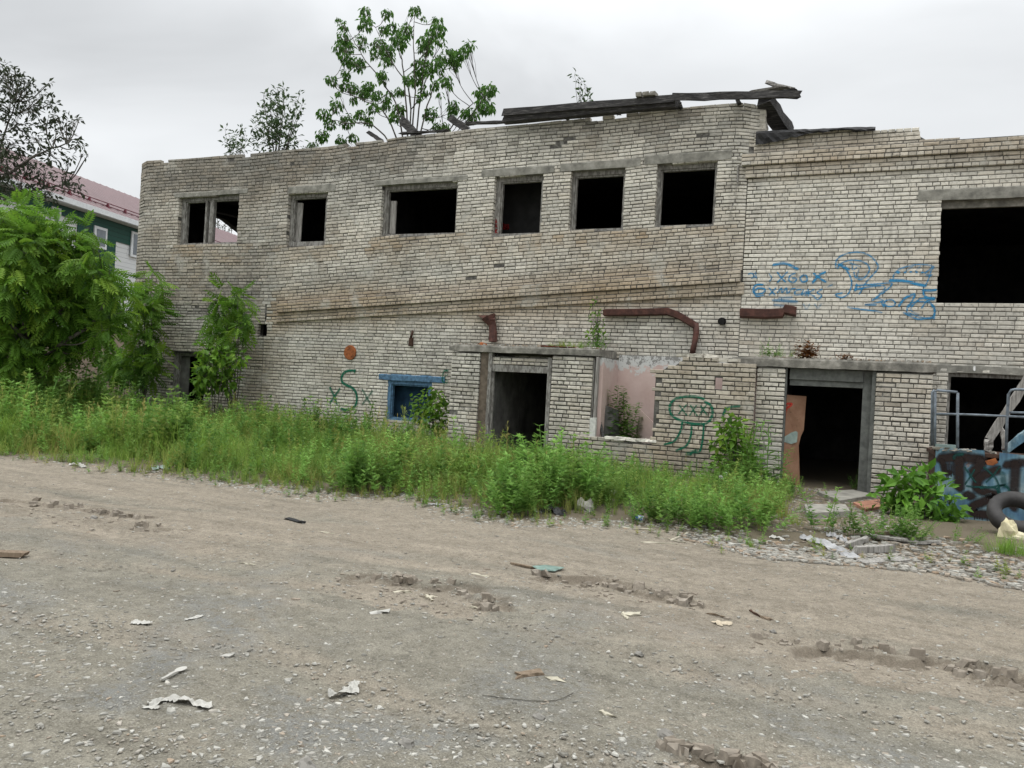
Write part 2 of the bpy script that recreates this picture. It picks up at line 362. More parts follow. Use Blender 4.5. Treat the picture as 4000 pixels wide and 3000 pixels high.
def gz(x, y):
    x, y = np.asarray(x, float), np.asarray(y, float)
    z = (vnoise(x, y, .35, 1)-.5)*.07+(vnoise(x, y, 1.3, 2)-.5)*.025+(vnoise(x, y, 7, 5)-.5)*.012
    z = z+(vnoise(x, y, 14, 6)-.5)*.007
    ys = np.interp(x, EDGE[:, 0], EDGE[:, 1]); z = z+.06*sm(-.3, 1.2, y-ys)
    return z+hole(x, y)[0]
def axis(segs):
    out = []
    for a, b, s in segs: out.append(np.arange(a, b, s))
    return np.concatenate(out)
xs = axis([(-900, -120, 60), (-120, -40, 8), (-40, -14, .4), (-14, -9, .12), (-9, 4.4, .04), (4.4, 8, .15), (8, 40, 2), (40, 120, 8), (120, 901, 60)])
ys = axis([(-400, -40, 40), (-40, -15, 1.), (-15, -13.6, .1), (-13.6, -6.5, .04), (-6.5, 2, .12), (2, 40, 1.), (40, 120, 8), (120, 901, 60)])
X, Y = np.meshgrid(xs, ys); Zg = gz(X, Y); far = sm(60, 20, np.hypot(X, Y)); Zg = Zg*far
zone = sm(-1., .9, Y-np.interp(X, TRACK[:, 0], TRACK[:, 1]))
soil = sm(-.1, .5, Y-np.interp(X, EDGE[:, 0], EDGE[:, 1]))*.9
hk = hole(X, Y)[1]
rim = np.abs(np.gradient(hole(X, Y)[0], axis=0))+np.abs(np.gradient(hole(X, Y)[0], axis=1)); rim = sm(.008, .03, rim)
dT = Y-np.interp(X, TRACK[:, 0], TRACK[:, 1])+.12*np.sin(X*.5)
trk = sum(np.exp(-((dT-o)/.17)**2)*a for o, a in ((-.75, .5), (-2.15, .55), (-3.3, .4), (-4.6, .35)))-sum(np.exp(-((dT-o)/.13)**2)*a for o, a in ((.55, .3), (1.9, .3)))
trk = trk*(.45+.9*vnoise(X, Y, .6, 51)); zone = np.clip(zone+trk, 0, 1); Zg = Zg-.016*np.abs(trk)*far
zone = np.maximum(zone, hk*.95)
mb = MB(); nx, ny = len(xs), len(ys)
i = np.arange(ny-1)[:, None]*nx+np.arange(nx-1)[None]
mb.add(np.stack([X, Y, Zg], -1).reshape(-1, 3), np.stack([i, i+1, i+nx+1, i+nx], -1).reshape(-1, 4), np.stack([zone, rim*.75, soil], -1).reshape(-1, 3))
tag(mb.build("ground", GROUND, origin=(0, 0, 0), smooth=True), None, None, kind='structure')

# ------------------------------------------------------------------ the brick building
PT = .077
def op(xl, xr, ytl, ytr, ybl, ybr, xlb=None, xrb=None, Y=0.):
    xlb = xl if xlb is None else xlb; xrb = xr if xrb is None else xrb
    a, b, c, d = pl(xl, ytl, Y), pl(xr, ytr, Y), pl(xlb, ybl, Y), pl(xrb, ybr, Y)
    return ((a[0]+c[0])/2, (b[0]+d[0])/2, (c[2]+d[2])/2, (a[2]+b[2])/2)     # x0, x1, z0, z1
W1 = op(697, 931, 772, 755, 956, 951, 694, 926); W2 = op(1123, 1279, 752, 749, 959, 958, 1121, 1268)
W3 = op(1489, 1788, 724, 703, 930, 909, 1487, 1778); W4 = op(1930, 2124, 690, 676, 927, 911, 1923, 2109)
W5 = op(2229, 2443, 667, 653, 906, 893, 2221, 2432); W6 = op(2567, 2802, 641, 624, 888, 879, 2556, 2788)
WR = op(3682, 4400, 781, 776, 1180, 1186, 3659, 4400); WG = op(3708, 4400, 1445, 1490, 1900, 1900, 3680, 4400)
WG = (WG[0], 5.2, -.1, WG[3]); WR = (WR[0], 5.2, pl(3659, 1180)[2], pl(3682, 781)[2])
WB = op(1512, 1681, 1483, 1493, 1650, 1650); W0 = op(668, 800, 1376, 1378, 1500, 1500); W0 = (W0[0], W0[1], -.05, W0[3])
PY = -1.2; VY = -1.42
D1 = (pl(1905, 1600, PY)[0]+.05, pl(2150, 1600, PY)[0]-.1, -.1, 2.15); D2 = (pl(3065, 1700, PY)[0], pl(3415, 1700, PY)[0], -.1, 2.15)
ROOF_PX = [(553, 640), (568, 627), (730, 618), (860, 607), (1000, 597), (1100, 586), (1290, 570), (1372, 557), (1480, 547), (1575, 532), (1733, 516), (1828, 503), (2050, 484), (2366, 451), (2500, 437), (2637, 421), (2850, 402), (2905, 399), (2990, 413)]
RP = np.array([pl(*p)[[0, 2]] for p in ROOF_PX])
XL, XJ = RP[0, 0], pl(2908, 900)[0]; XS = pl(2990, 480)[0]; XB = pl(1085, 1230)[0]; XQ = pl(1025, 1400)[0]
def rooft(x): return np.interp(x, RP[:, 0], RP[:, 1])
BA, BB = pl(1060, 1262), pl(2900, 1150)
def bandz(x): return BA[2]+(np.clip(x, BA[0], BB[0])-BA[0])*(BB[2]-BA[2])/(BB[0]-BA[0])     # underside of the sloping corbel band
R2 = np.array([pl(*p)[[0, 2]] for p in [(2990, 521), (3330, 508), (3560, 501), (3598, 500), (3599, 530), (3620, 531), (3622, 548), (4000, 537), (4400, 530)]])
R2[-1, 0] = 6; R2[:, 0] = np.maximum.accumulate(R2[:, 0]+np.arange(len(R2))*1e-4)
def roofr(x): return np.interp(x, R2[:, 0], R2[:, 1])
CZ = pl(2910, 699)[2]                       # underside of the right-hand cornice
def dirt_main(x, z):
    n = fbm(x*.45, z*.7, 3.1); n2 = fbm(x*1.6, z*2.2, 8.)
    top = rooft(x) if x < XS else roofr(x); d = .16+.3*n+.18*n2; t = .1+.28*fbm(x*.5, z*.9, 21.)
    d += .5*float(sm(1.2, .1, top-z))*(.8+.8*n2) if x < XS else .12*float(sm(.9, .2, top-z))
    if x < XJ and z > 3: d += .36*float(sm(-8, -12.5, x))*(.7+.9*fbm(x*.6, z*.8, 33.))
    if x < XQ: d += .3 if z < 3.2 else .2; t += .1
    elif x < XJ and z > 3: d += .10*float(sm(-6, -13, x))
    b = bandz(x)
    if XB-.2 < x < XJ: t += .62*float(sm(.8, .15, abs(z-b-.25))); d += .3*float(sm(.5, .1, abs(z-b-.3)))*(.6+n2)
    if x > XJ:
        t += .42*float(sm(.55, .1, abs(z-CZ-.35)))
        if x < .9: d -= .14
        if x < .9: t -= .06
    for w in (W2, W3, W4, W5, W6, W1):      # rusty-brown run-off under the sills
        if w[0]-.3 < x < w[1]+.5 and z < w[2]: t += .45*float(sm(1., .1, w[2]-z))*(.7+n2)
    if XQ < x < XQ+1.1 and z < 2.4: t += .35*(1-(x-XQ)/1.1)
    if XQ-.6 < x < XQ and z < 2.2: t += .2
    if z < .8: d += .2
    return min(max(d, 0), 1), min(max(t, 0), .95)
def bricks(mb, u0, u1, zf, n, ok, ops=(), O=(0, 0), U=(1, 0), N=(0, 1), y0=0., depth=.115, hdr=(5, 2), dirt=None, miss=0., jit=.004, gap=.011, allhead=()):
    tone = random.Random(int(u0*1000) % 9973)
    for i in range(n):
        L = .13 if (i % hdr[0] == hdr[1] or i in allhead) else .26
        x = u0-tone.uniform(0, L); cuts = []
        zo = tone.uniform(-.003, .003)
        while x < u1:
            ln = L*tone.uniform(.97, 1.03)
            if L > .2 and tone.random() < .05: ln = .13
            cuts.append((max(x, u0), min(x+ln, u1))); x += ln
        done = []
        for a, b in cuts:
            xm = (a+b)/2; z0, z1 = zf(i, xm), zf(i+1, xm); zm = (z0+z1)/2
            segs = [(a, b)]
            for (oa, ob, za, zb) in ops:
                if za < zm < zb:
                    ns = []
                    for p, q in segs:
                        if q <= oa or p >= ob: ns.append((p, q)); continue
                        if p < oa: ns.append((p, oa+tone.uniform(-.008, .012)))
                        if q > ob: ns.append((ob+tone.uniform(-.012, .008), q))
                    segs = ns
            done += segs
        mg = []
        for p, q in done:
            if mg and abs(mg[-1][1]-p) < 1e-6 and min(q-p, mg[-1][1]-mg[-1][0]) < .08: mg[-1] = (mg[-1][0], q)
            else: mg.append((p, q))
        for p, q in mg:
            if True:
                zm = (zf(i, (p+q)/2)+zf(i+1, (p+q)/2))/2
                if q-p < .03 or not ok((p+q)/2, zm) or tone.random() < miss: continue
                g = gap/2*tone.uniform(.7, 1.5)
                pa, qb = p+(g if p > u0 else 0), q-(g if q < u1 else 0)
                za0, zb0, za1, zb1 = zf(i, pa), zf(i, qb), zf(i+1, pa), zf(i+1, qb)
                h = max(za1-za0, .01); gb = min(g*1.15, h*.2)+.001
                za0 += gb; zb0 += gb; za1 -= gb; zb1 -= gb
                fo = y0+tone.gauss(0, jit)*.7; c = tone.uniform(.006, .013)
                ring = [(pa, za0), (qb, zb0), (qb, zb1), (pa, za1)]
                cen = ((pa+qb)/2, (za0+zb1)/2); V = []
                for (u, z) in ring: V.append((u, depth+y0, z))
                for (u, z) in ring: V.append((u, fo+c*.8, z))
                for k, (u, z) in enumerate(ring):
                    cc = c*tone.uniform(.6, 1.5)
                    if tone.random() < .035: cc *= 2.6
                    V.append((u+(cc if u < cen[0] else -cc), fo, z+(cc*.8 if z < cen[1] else -cc*.8)))
                w = [(O[0]+u*U[0]+y*N[0], O[1]+u*U[1]+y*N[1], z+zo*0) for u, y, z in V]
                d, t = dirt(cen[0], cen[1]) if dirt else (.3, .1)
                d += tone.gauss(0, .07); t += tone.gauss(0, .05)
                mb.add(w, BF, (min(max(tone.gauss(.5, .2), 0), 1), min(max(d, 0), 1), min(max(t, 0), 1)))
BF = [np.array([(8, 9, 10, 11), (4, 5, 9, 8), (5, 6, 10, 9), (6, 7, 11, 10), (7, 4, 8, 11), (0, 1, 5, 4), (1, 2, 6, 5), (2, 3, 7, 6), (3, 0, 4, 7)])]
def core(mb, u0, u1, zb, zt, ops=(), O=(0, 0), U=(1, 0), N=(0, 1), ya=.013, yb=.24, step=.35, a=(0, 0, 0), inset=.012):
    us = set(np.linspace(u0, u1, max(2, int((u1-u0)/step)+1)))
    for o in ops:
        for e in (o[0]-inset, o[1]+inset):
            if u0 < e < u1: us.add(e)
    us = sorted(us)
    def W(u, y, z): return (O[0]+u*U[0]+y*N[0], O[1]+u*U[1]+y*N[1], z)
    for p, q in zip(us[:-1], us[1:]):
        if q-p < 1e-4: continue
        m = (p+q)/2; iv = [(zb(m) if callable(zb) else zb, None)]
        hs = sorted([(o[2]-inset, o[3]+inset) for o in ops if o[0]-inset < m < o[1]+inset])
        edges = [None]+[e for h in hs for e in h]+[None]
        fb = lambda u: zb(u) if callable(zb) else zb
        ft = lambda u: zt(u) if callable(zt) else zt
        def lo(e, u): return fb(u) if e is None else min(max(e, fb(u)), ft(u))
        def hi(e, u): return ft(u) if e is None else min(max(e, fb(u)), ft(u))
        mb.cur = 1
        for k in range(0, len(edges), 2):
            l0, l1, h0, h1 = lo(edges[k], p), lo(edges[k], q), hi(edges[k+1], p), hi(edges[k+1], q)
            if (h0+h1) <= (l0+l1)+.005: continue
            V = [W(p, ya, l0), W(q, ya, l1), W(q, ya, h1), W(p, ya, h0), W(p, yb, l0), W(q, yb, l1), W(q, yb, h1), W(p, yb, h0)]
            f = [(0, 1, 2, 3), (5, 4, 7, 6), (3, 2, 6, 7), (1, 0, 4, 5)]
            for u, fc in ((p, (4, 0, 3, 7)), (q, (1, 5, 6, 2))):
                nb = u-1e-3 if u == p else u+1e-3
                if nb < u0 or nb > u1 or any(o[0]-inset < nb < o[1]+inset and o[2]-inset < (l0+h0)/2 < o[3]+inset for o in ops) or any(o[0]-inset < m < o[1]+inset for o in ops): f.append(fc)
            mb.add(V, f, a)
    mb.cur = 0
BM = [BRICK, MORTAR]
B = thing("brick_building", "derelict two storey pale brick building with glassless black window holes and burnt roof edge", "building", (-8, 0, 0))
HOLE1 = op(1005, 1041, 1266, 1268, 1308, 1310); VENT = op(2812, 2832, 1243, 1243, 1262, 1262)
PORCH_OPS = [(D1[0]-.15, D1[1]+.15, -.1, 2.2), (D2[0]-.1, D2[1]+.1, -.1, 2.2)]
ALLOPS = [W1, W2, W3, W4, W5, W6, WR, WG, WB, W0, HOLE1]+PORCH_OPS
mb = MB()
BH = .47                                     # height of the two-step corbel band
# lower wall under the band, then the part left of the straight joint
bricks(mb, XQ+.012, XJ, lambda i, x: i*PT-.05, 50, lambda x, z: z < bandz(x)+.035, ALLOPS, dirt=dirt_main)
bricks(mb, XL, XQ-.012, lambda i, x: i*PT-.05, 44, lambda x, z: z < BA[2]+BH+.05, ALLOPS, dirt=dirt_main, y0=.006, jit=.005, gap=.013)
nU = int((rooft(-8)-bandz(-8)-BH)/PT)
def zu(i, x):
    b = bandz(x)+BH; wob = .012*math.sin(x*1.9+i*.05)*sm(4, 30, i)
    return float(b+(rooft(x)-b)*i/nU+wob*(i < nU))
def okU(x, z):
    if x > XJ and z < CZ+.62: return False
    cr = abs(x-pl(2185, 560)[0]-(z-pl(2185, 560)[2])*2.2) < .08 and abs(z-pl(2185, 560)[2]) < .1     # broken bricks over the fourth window
    return not cr and not (x < XJ and z > rooft(x)-.1 and fbm(x*2.3, 4.7, 1.) > .36)
bricks(mb, XL, XJ, zu, nU, okU, ALLOPS, dirt=dirt_main, miss=0, jit=.006)
bricks(mb, XJ, XS, zu, nU, okU, ALLOPS, dirt=dirt_main, miss=0, jit=.0055)
# corbel band: two steps of three courses
def zb_(i, x): return float(bandz(x)+i*BH/6)
bricks(mb, XB, XJ+.05, zb_, 3, lambda x, z: True, (), y0=-.055, dirt=dirt_main, hdr=(99, 98), allhead=(0,), depth=.18)
bricks(mb, XB+.05, XJ-.02, lambda i, x: zb_(i+3, x), 3, lambda x, z: True, (), y0=-.12, dirt=dirt_main, hdr=(99, 98), allhead=(0,), depth=.24)
bricks(mb, XQ+.05, XB, zb_, 6, lambda x, z: True, (), y0=-.0, dirt=dirt_main, hdr=(99, 98))
# right-hand wall with its own cornice
nR = int((CZ+.05)/PT); PR = CZ/nR
bricks(mb, XJ+.014, 6, lambda i, x: i*PR, nR, lambda x, z: True, ALLOPS, dirt=dirt_main, jit=.0035, hdr=(6, 5))
bricks(mb, XJ-.03, 6, lambda i, x: CZ+i*PR, 3, lambda x, z: True, (), y0=-.055, dirt=dirt_main, hdr=(99, 98), allhead=(0,), depth=.18)
bricks(mb, XJ-.11, 6, lambda i, x: CZ+(i+3)*PR, 3, lambda x, z: True, (), y0=-.12, dirt=dirt_main, hdr=(99, 98), allhead=(0,), depth=.24)
bricks(mb, XJ+.1, 6, lambda i, x: CZ+(i+6)*PR, 12, lambda x, z: z < roofr(x) and (x > XS or z < CZ+.62+.3), (), y0=-.03, dirt=dirt_main, hdr=(7, 3))
# return of the higher part at the step
bricks(mb, 0, 1.6, lambda i, x: CZ+.4+i*PT, 30, lambda u, z: z < rooft(XS)-.62*u, (), O=(XS, 0), U=(0, 1), N=(-1, 0), dirt=lambda u, z: (.25, .1))
core(mb, XQ, XJ, -.3, lambda x: bandz(x)+.1, ALLOPS); core(mb, XL+.01, XQ, -.3, BA[2]+.15, ALLOPS, ya=.02)
core(mb, XL+.01, XS-.014, lambda x: bandz(x)+.1 if x > XQ else BA[2]+.15, lambda x: rooft(x)-.1, ALLOPS, yb=.37)
core(mb, XB+.01, XJ, lambda x: bandz(x)+.012, lambda x: bandz(x)+BH-.02, (), ya=-.043, yb=.02); core(mb, XB+.06, XJ-.03, lambda x: bandz(x)+BH/2+.012, lambda x: bandz(x)+BH+.01, (), ya=-.108, yb=-.03)
core(mb, XJ, 6, -.3, CZ+.02, ALLOPS, a=(.8, 0, 0)); core(mb, XS-.013, 6, CZ+.02, lambda x: roofr(x)-.04, (), ya=-.018, yb=.37, a=(.3, 0, 0))
core(mb, XJ-.02, 6, CZ+.012, CZ+PR*3, (), ya=-.043, yb=.0); core(mb, XJ-.1, 6, CZ+PR*3+.012, CZ+PR*6+.01, (), ya=-.108, yb=.0)
core(mb, .01, 1.6, CZ+.4, lambda u: rooft(XS)-.62*u-.03, (), O=(XS-.013, 0), U=(0, 1), N=(-1, 0), ya=.0, yb=.2)
wall = mb.build("wall", BM, B)
# concrete lintels
def lintel(x0, x1, zb0, zt, y=-.012, dpt=.2, m=CONC, par=B, nm="lintel"):
    mb = MB(); n = max(2, int((x1-x0)/.22)); X_ = np.linspace(x0, x1, n+1); V = []
    for k, x in enumerate(X_):
        e = .012 if 0 < k < n else .02
        V += [(x, y+rng.uniform(0, .006), zb0+rng.uniform(0, e)), (x, y+dpt, zb0+.004), (x, y+dpt, zt), (x, y+.012+rng.uniform(0, .01), zt-rng.uniform(0, e*1.6)), (x, y+rng.uniform(-.002, .004), zt-.03-rng.uniform(0, .02))]
    f = [tuple(range(5)), tuple(5*n+j for j in range(4, -1, -1))]
    for k in range(n):
        for j in range(5): q = (j+1) % 5; f.append((5*k+q, 5*k+j, 5*k+5+j, 5*k+5+q))
    mb.add(V, f); return mb.build(nm, m, par)
for xa, xb_, yt, yb_, w in ((682, 968, 752, 771, W1), (1126, 1312, 722, 751, W2), (1462, 1827, 702, 723, W3), (1881, 2166, 657, 689, W4), (2189, 2502, 632, 666, W5), (2516, 2858, 602, 640, W6)):
    a, b = pl(xa, yb_), pl(xa, yt); lintel(a[0], pl(xb_, yb_-30)[0], w[3]-.01, w[3]+(b[2]-a[2]))
a, b = pl(3586, 780), pl(3586, 734); lintel(a[0], 6, WR[3]-.01, WR[3]+b[2]-a[2])
a, b = pl(3661, 1444), pl(3661, 1421); lintel(a[0]-.3, 6, WG[3]-.01, WG[3]+.16, y=-.006)
a = pl(655, 1352); lintel(a[0], pl(806, 1352)[0], W0[3]-.0, W0[3]+.03, y=.02, m=DARKPL)
BLUEP = plain("blue_flaking_paint", (.075, .15, .235), .75, .5, 12)
lintel(pl(1481, 1470)[0], pl(1738, 1480)[0], WB[3]-.01, WB[3]+.15, y=-.02, m=BLUEP)
# window frames
def frame(o, w=.07, y=.12, d=.09, m=FRAME, mull=(), sill=True, name="window_frame", wl=None, top=.1):
    mb = MB(); x0, x1, z0, z1 = o; wl = wl or w
    mb.box((x0-.01, y, z0), (x0+wl, y+d, z1), jit=.004); mb.box((x1-w, y, z0), (x1+.01, y+d, z1), jit=.004)
    mb.box((x0+wl, y+.002, z1-top), (x1-w, y+d-.01, z1), jit=.004); mb.box((x0+wl, y+.002, z0), (x1-w, y+d-.01, z0+w), jit=.004)
    mb.box((x0+wl, y+.03, z1-top-.03), (x1-w, y+d+.03, z1-top), jit=.003); mb.box((x0+wl, y+.03, z0+w), (x0+wl+.03, y+d+.03, z1-top-.03), jit=.003)
    for f0, ww in mull: mb.box((x0+(x1-x0)*f0, y-.004, z0+w), (x0+(x1-x0)*f0+ww, y+d+.01, z1-top), jit=.004)
    fr = mb.build(name, m, B)
    if sill:
        mb = MB(); mb.box((x0-.02, y-.10, z0-.035), (x1+.0, y+d+.1, z0-.002), jit=.006); mb.build("sill", m, fr)
    return fr
frame(W1, .06, wl=.12, mull=((.40, .06), (.48, .13))); frame(W2, .12, wl=.07, sill=False); frame(W3, .07); frame(W4, .07, wl=.11); frame(W5, .06); frame(W6, .05)
mb = MB(); a = W2; mb.box((a[0]+.1, .24, a[2]+.12), (a[0]+.26, .27, a[3]-.2), jit=.01); mb.build("casement_board", GREYWOOD, B)
mb = MB(); a = W3; mb.box((a[0]+.12, .2, a[2]+.1), (a[0]+.28, .24, a[2]+(a[3]-a[2])*.72), jit=.012); mb.build("casement_board", GREYWOOD, B)
mb = MB(); mb.box((WB[0]-.3, .42, -.1), (WB[1]+.4, .46, WB[3]+.3)); mb.build('blue_backing', plain('deep_blue_boards', (.02, .055, .1), .8, .4, 5), B)
frame(WB, .08, m=BLUEP, y=.02, sill=False, top=.09)
mb = MB(); mb.box((WB[0]+.02, .1, -.05), (WB[1]-.02, .14, WB[2]+.1)); mb.build("blue_panel", BLUEP, B)
frame(W0, .1, y=.1, sill=False, top=.06)
mb = MB(); x = W0[0]+.13; mb.box((x, .22, -.05), (x+.3, .25, W0[3]-.1), jit=.01); mb.build("door", GREYPL, B)
mb = MB(); mb.box((WG[0]-.01, .1, -.1), (WG[0]+.05, .2, WG[3])); mb.box((WG[0]+.05, .1, WG[3]-.07), (6, .19, WG[3]-.001)); mb.build("gate_frame", FRAME, B)
mb = MB(); mb.box((WR[0]-.0, .12, WR[3]-.13), (6, .2, WR[3]-.001)); mb.build("window_frame", CONCD, B)
# dark rooms behind the openings
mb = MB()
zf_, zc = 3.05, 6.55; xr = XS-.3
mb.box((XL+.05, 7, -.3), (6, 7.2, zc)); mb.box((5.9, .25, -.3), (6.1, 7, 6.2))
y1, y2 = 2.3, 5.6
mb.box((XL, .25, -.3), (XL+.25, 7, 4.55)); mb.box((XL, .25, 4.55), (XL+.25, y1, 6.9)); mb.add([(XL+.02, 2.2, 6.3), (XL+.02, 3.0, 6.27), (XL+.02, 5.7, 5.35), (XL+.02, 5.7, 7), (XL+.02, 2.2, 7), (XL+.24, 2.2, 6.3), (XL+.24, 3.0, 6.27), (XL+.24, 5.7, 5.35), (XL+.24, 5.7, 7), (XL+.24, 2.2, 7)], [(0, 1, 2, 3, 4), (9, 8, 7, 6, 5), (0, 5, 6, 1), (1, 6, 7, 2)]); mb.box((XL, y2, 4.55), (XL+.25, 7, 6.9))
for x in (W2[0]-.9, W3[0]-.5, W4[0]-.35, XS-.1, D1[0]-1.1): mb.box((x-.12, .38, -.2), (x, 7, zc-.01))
mb.build("interior_wall", DARKPL, B)
mb = MB(); mb.box((XL+.02, .3, zf_-.22), (6, 7, zf_)); mb.build("floor_slab", DARKPL, B)
mb = MB(); mb.box((XL+.02, .38, zc-.02), (XS-.1, 7.1, zc+.2)); mb.box((XS+.2, .38, 5.75), (6, 7.1, 5.95)); mb.bar((XL+.4, 1.0, 6.42), (XL+1.6, 6.5, 6.42), .3, .26); mb.build("ceiling", DARKPL, B)
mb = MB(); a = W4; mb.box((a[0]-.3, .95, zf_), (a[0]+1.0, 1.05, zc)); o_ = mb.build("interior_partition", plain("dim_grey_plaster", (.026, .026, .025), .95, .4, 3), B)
mb = MB(); q = .945; P_ = lambda x, y: (1700+x/3.457, 550+y/3.457)
strokes(mb, [([(870, 1100), (885, 1090), (880, 1125), (865, 1160), (885, 1190), (895, 1150), (872, 1115)], .05, 1), ([(905, 1130), (925, 1120), (925, 1180), (905, 1190), (903, 1140)], .05, 1), ([(935, 1130), (950, 1190)], .05, 1), ([(955, 1130), (935, 1190)], .05, 1), ([(960, 1130), (962, 1185), (978, 1185), (980, 1130)], .05, 1), ([(990, 1135), (988, 1190)], .05, 1)], P_, .94)
mb.build("red_graffiti", P_RED, o_)
mb = MB(); strokes(mb, [([(815, 1110), (822, 1060), (832, 1110)], .03, 1), ([(812, 1130), (832, 1135), (815, 1160), (835, 1165), (812, 1130)], .03, 1), ([(812, 1190), (835, 1200), (810, 1215), (838, 1245)], .03, 1), ([(836, 1195), (808, 1245)], .03, 1)], P_, .113)
mb.build("red_graffiti", P_RED, wall)
# ---- left porch
def dirt_p(lo, t0):
    def f(x, z):
        n = fbm(x*1.3, z*1.6, 5.); return min(max(lo+.35*n+.35*float(sm(.9, .1, z)), 0), 1), min(max(t0+.3*fbm(x*.9, z*.9, 9), 0), 1)
    return f
PC = .081
PO = thing("tmp", None, None, (0, 0, 0)); bpy.data.objects.remove(PO)
def slab(xa, xb_, yt_, yb_, y, back=.06, name="porch_slab", thick=None):
    a, b = pl(xa, yt_, y), pl(xa, yb_, y); x1 = pl(xb_, yb_, y)[0]
    return a[0], x1, b[2], a[2]
sa = slab(1755, 2342, 1342, 1371, PY-.03)
x1a, x1b, x2a, x2b = pl(1758, 1500, PY)[0], pl(1868, 1500, PY)[0], pl(2150, 1550, PY)[0], pl(2312, 1500, PY)[0]
zt1 = sa[2]
porch = lintel(sa[0], sa[1], sa[2], sa[3], y=PY-.03, dpt=1.2, m=CONCD, par=B, nm="porch_slab")
for a, b in ((x1a, x1b), (x2a, x2b)):
    mb = MB(); bricks(mb, a, b, lambda i, x: i*PC-.05, int((zt1+.05)/PC)+1, lambda x, z: z < zt1-.01, (), y0=PY, dirt=dirt_p(.3, .12), jit=.009, gap=.015, miss=.012, hdr=(4, 1))
    core(mb, a+.015, b-.015, -.3, zt1-.01, (), ya=PY+.018, yb=PY+.25); mb.build("brick_pier", BM, porch)
zl = pl(2050, 1412, PY)[2]; xd0, xd1 = pl(1915, 1440, PY)[0], pl(2140, 1440, PY)[0]
mb = MB(); bricks(mb, xd0, xd1, lambda i, x: zl-.08+i*.075, 2, lambda x, z: True, (), y0=PY+.05, dirt=dirt_p(.3, .15), hdr=(2, 0), jit=.008, gap=.014)
core(mb, xd0, xd1, zl-.07, zl+.085, (), ya=PY+.065, yb=PY+.2); mb.build("brick_infill", BM, porch)
mb = MB(); mb.box((x1b+.0, PY+.05, -.1), (xd0-.04, PY+.3, zt1-.002), jit=.01); mb.build("plaster_post", plain("brown_rough_plaster", (.13, .105, .08), .95, .4, 10), porch)
mb = MB(); mb.box((xd0-.05, PY-.0, -.1), (xd0+.02, PY+.14, zt1-.003), jit=.006); mb.box((xd1-.01, PY+.02, -.1), (xd1+.07, PY+.14, zt1-.06), jit=.006)
mb.box((xd0+.02, PY+.03, zl-.22), (xd1-.01, PY+.13, zl-.085), jit=.006); mb.box((xd0+.02, PY+.06, -.1), (xd0+.07, PY+.12, zl-.22), jit=.005); mb.build("door_frame", FRAME, porch)
for lo_, hi_ in (((x1b+.02, PY+.3, -.1), (xd0+.02, .35, zt1-.01)), ((x1a+.05, PY+.24, -.1), (x1a+.15, .012, zt1-.01)), ((D1[0]-.16, .36, -.1), (D1[0]-.02, 3, zt1))): mb = MB(); mb.box(lo_, hi_); mb.build("inner_wall", GREYPL, porch)
# white post and inner plaster of the ruined lobby between the porches
mb = MB(); xp = pl(2322, 1550, PY)[0]; mb.box((xp, PY-.02, pl(2322, 1712, PY)[2]), (xp+.05, PY+.08, zt1-.01), jit=.004); mb.box((xp-.09, PY+.04, .3), (xp-.04, PY+.12, zt1-.03), jit=.004)
mb.build("jamb_board", GREYWOOD, porch)
mb = MB(); mb.box((xp+.03, PY+.09, .2), (xp+.12, -.02, zt1-.015)); zpk = pl(2480, 1388, -.05)[2]
mb.box((xp+.12, -.05, -.1), (D2[0]-.45, -.012, zpk)); mb.build("pink_plaster", PINK, B)
# lobby front wall: broken top, window gap, sill
vx0, vx1 = pl(2238, 1800, VY)[0], pl(2943, 1600, VY)[0]; g0, g1 = pl(2318, 1700, VY)[0], pl(2553, 1600, VY)[0]; zs = pl(2450, 1722, VY)[2]
VT = np.array([pl(*p, VY)[[0, 2]] for p in [(2553, 1456), (2570, 1440), (2600, 1440), (2602, 1424), (2640, 1424), (2643, 1408), (2665, 1408), (2667, 1392), (2800, 1394), (2802, 1410), (2855, 1412), (2945, 1414)]])
def vtop(x): return zs if x < g1 else float(np.interp(x, VT[:, 0], VT[:, 1]))
VH = op(2790, 2818, 1477, 1477, 1518, 1518, Y=VY)
mbw = mc = MB()
bricks(mbw, vx0, vx1, lambda i, x: i*.083-.04, 32, lambda x, z: z < vtop(x)+.01*math.sin(x*30) and not (x < g1 and z > zs), [VH], y0=VY, dirt=dirt_p(.36, .42), jit=.007, gap=.013, miss=.008, hdr=(6, 3))
core(mc, vx0+.02, g1, -.3, zs-.03, (), ya=VY+.02, yb=VY+.24); core(mc, g1+.002, vx1-.02, -.3, lambda x: vtop(x)-.05, [VH], ya=VY+.02, yb=VY+.2, step=.1)
lob = mbw.build("ruined_lobby_wall", BM, B)
mb = MB()
for k in range(5):
    x = pl(2362+k*40, 1715, VY)[0]; mb.box((x, VY-.02+rng.uniform(-.02, .02), zs+.002), (x+.21, VY+.14, zs+.055), (.8, 0, 0), jit=.012)
mb.build("sill_brick", BRICK, lob)
for k in range(9):
    x = rng.uniform(vx0+1.7, vx1-.3); z = vtop(x)
    mb = MB(); mb.box((-.12, -.05, 0), (.12, .06, .06), (rng.uniform(.3, .9), rng.uniform(.1, .5), .15), jit=.015, R=Matrix.Rotation(rng.uniform(-.5, .5), 3, 'Z'), O=(x, VY+rng.uniform(.04, .12), z-.012+.0)); mb.build("loose_brick", BRICK, lob)
mb = MB(); x = pl(2300, 1680, VY)[0]; mb.box((x, VY+.02, zs+.003), (x+.11, VY+.14, zs+.38), jit=.012); mb.build("white_block", plain("aerated_block", (.52, .52, .48), .95, .2, 20), lob)
mb = MB(); a = pl(2335, 1610, -1.); mb.bar((a[0], -.95, a[2]), (a[0]+.18, -1.15, zs+.02), .05, .03); mb.build("leaning_strip", CHAR, lob)
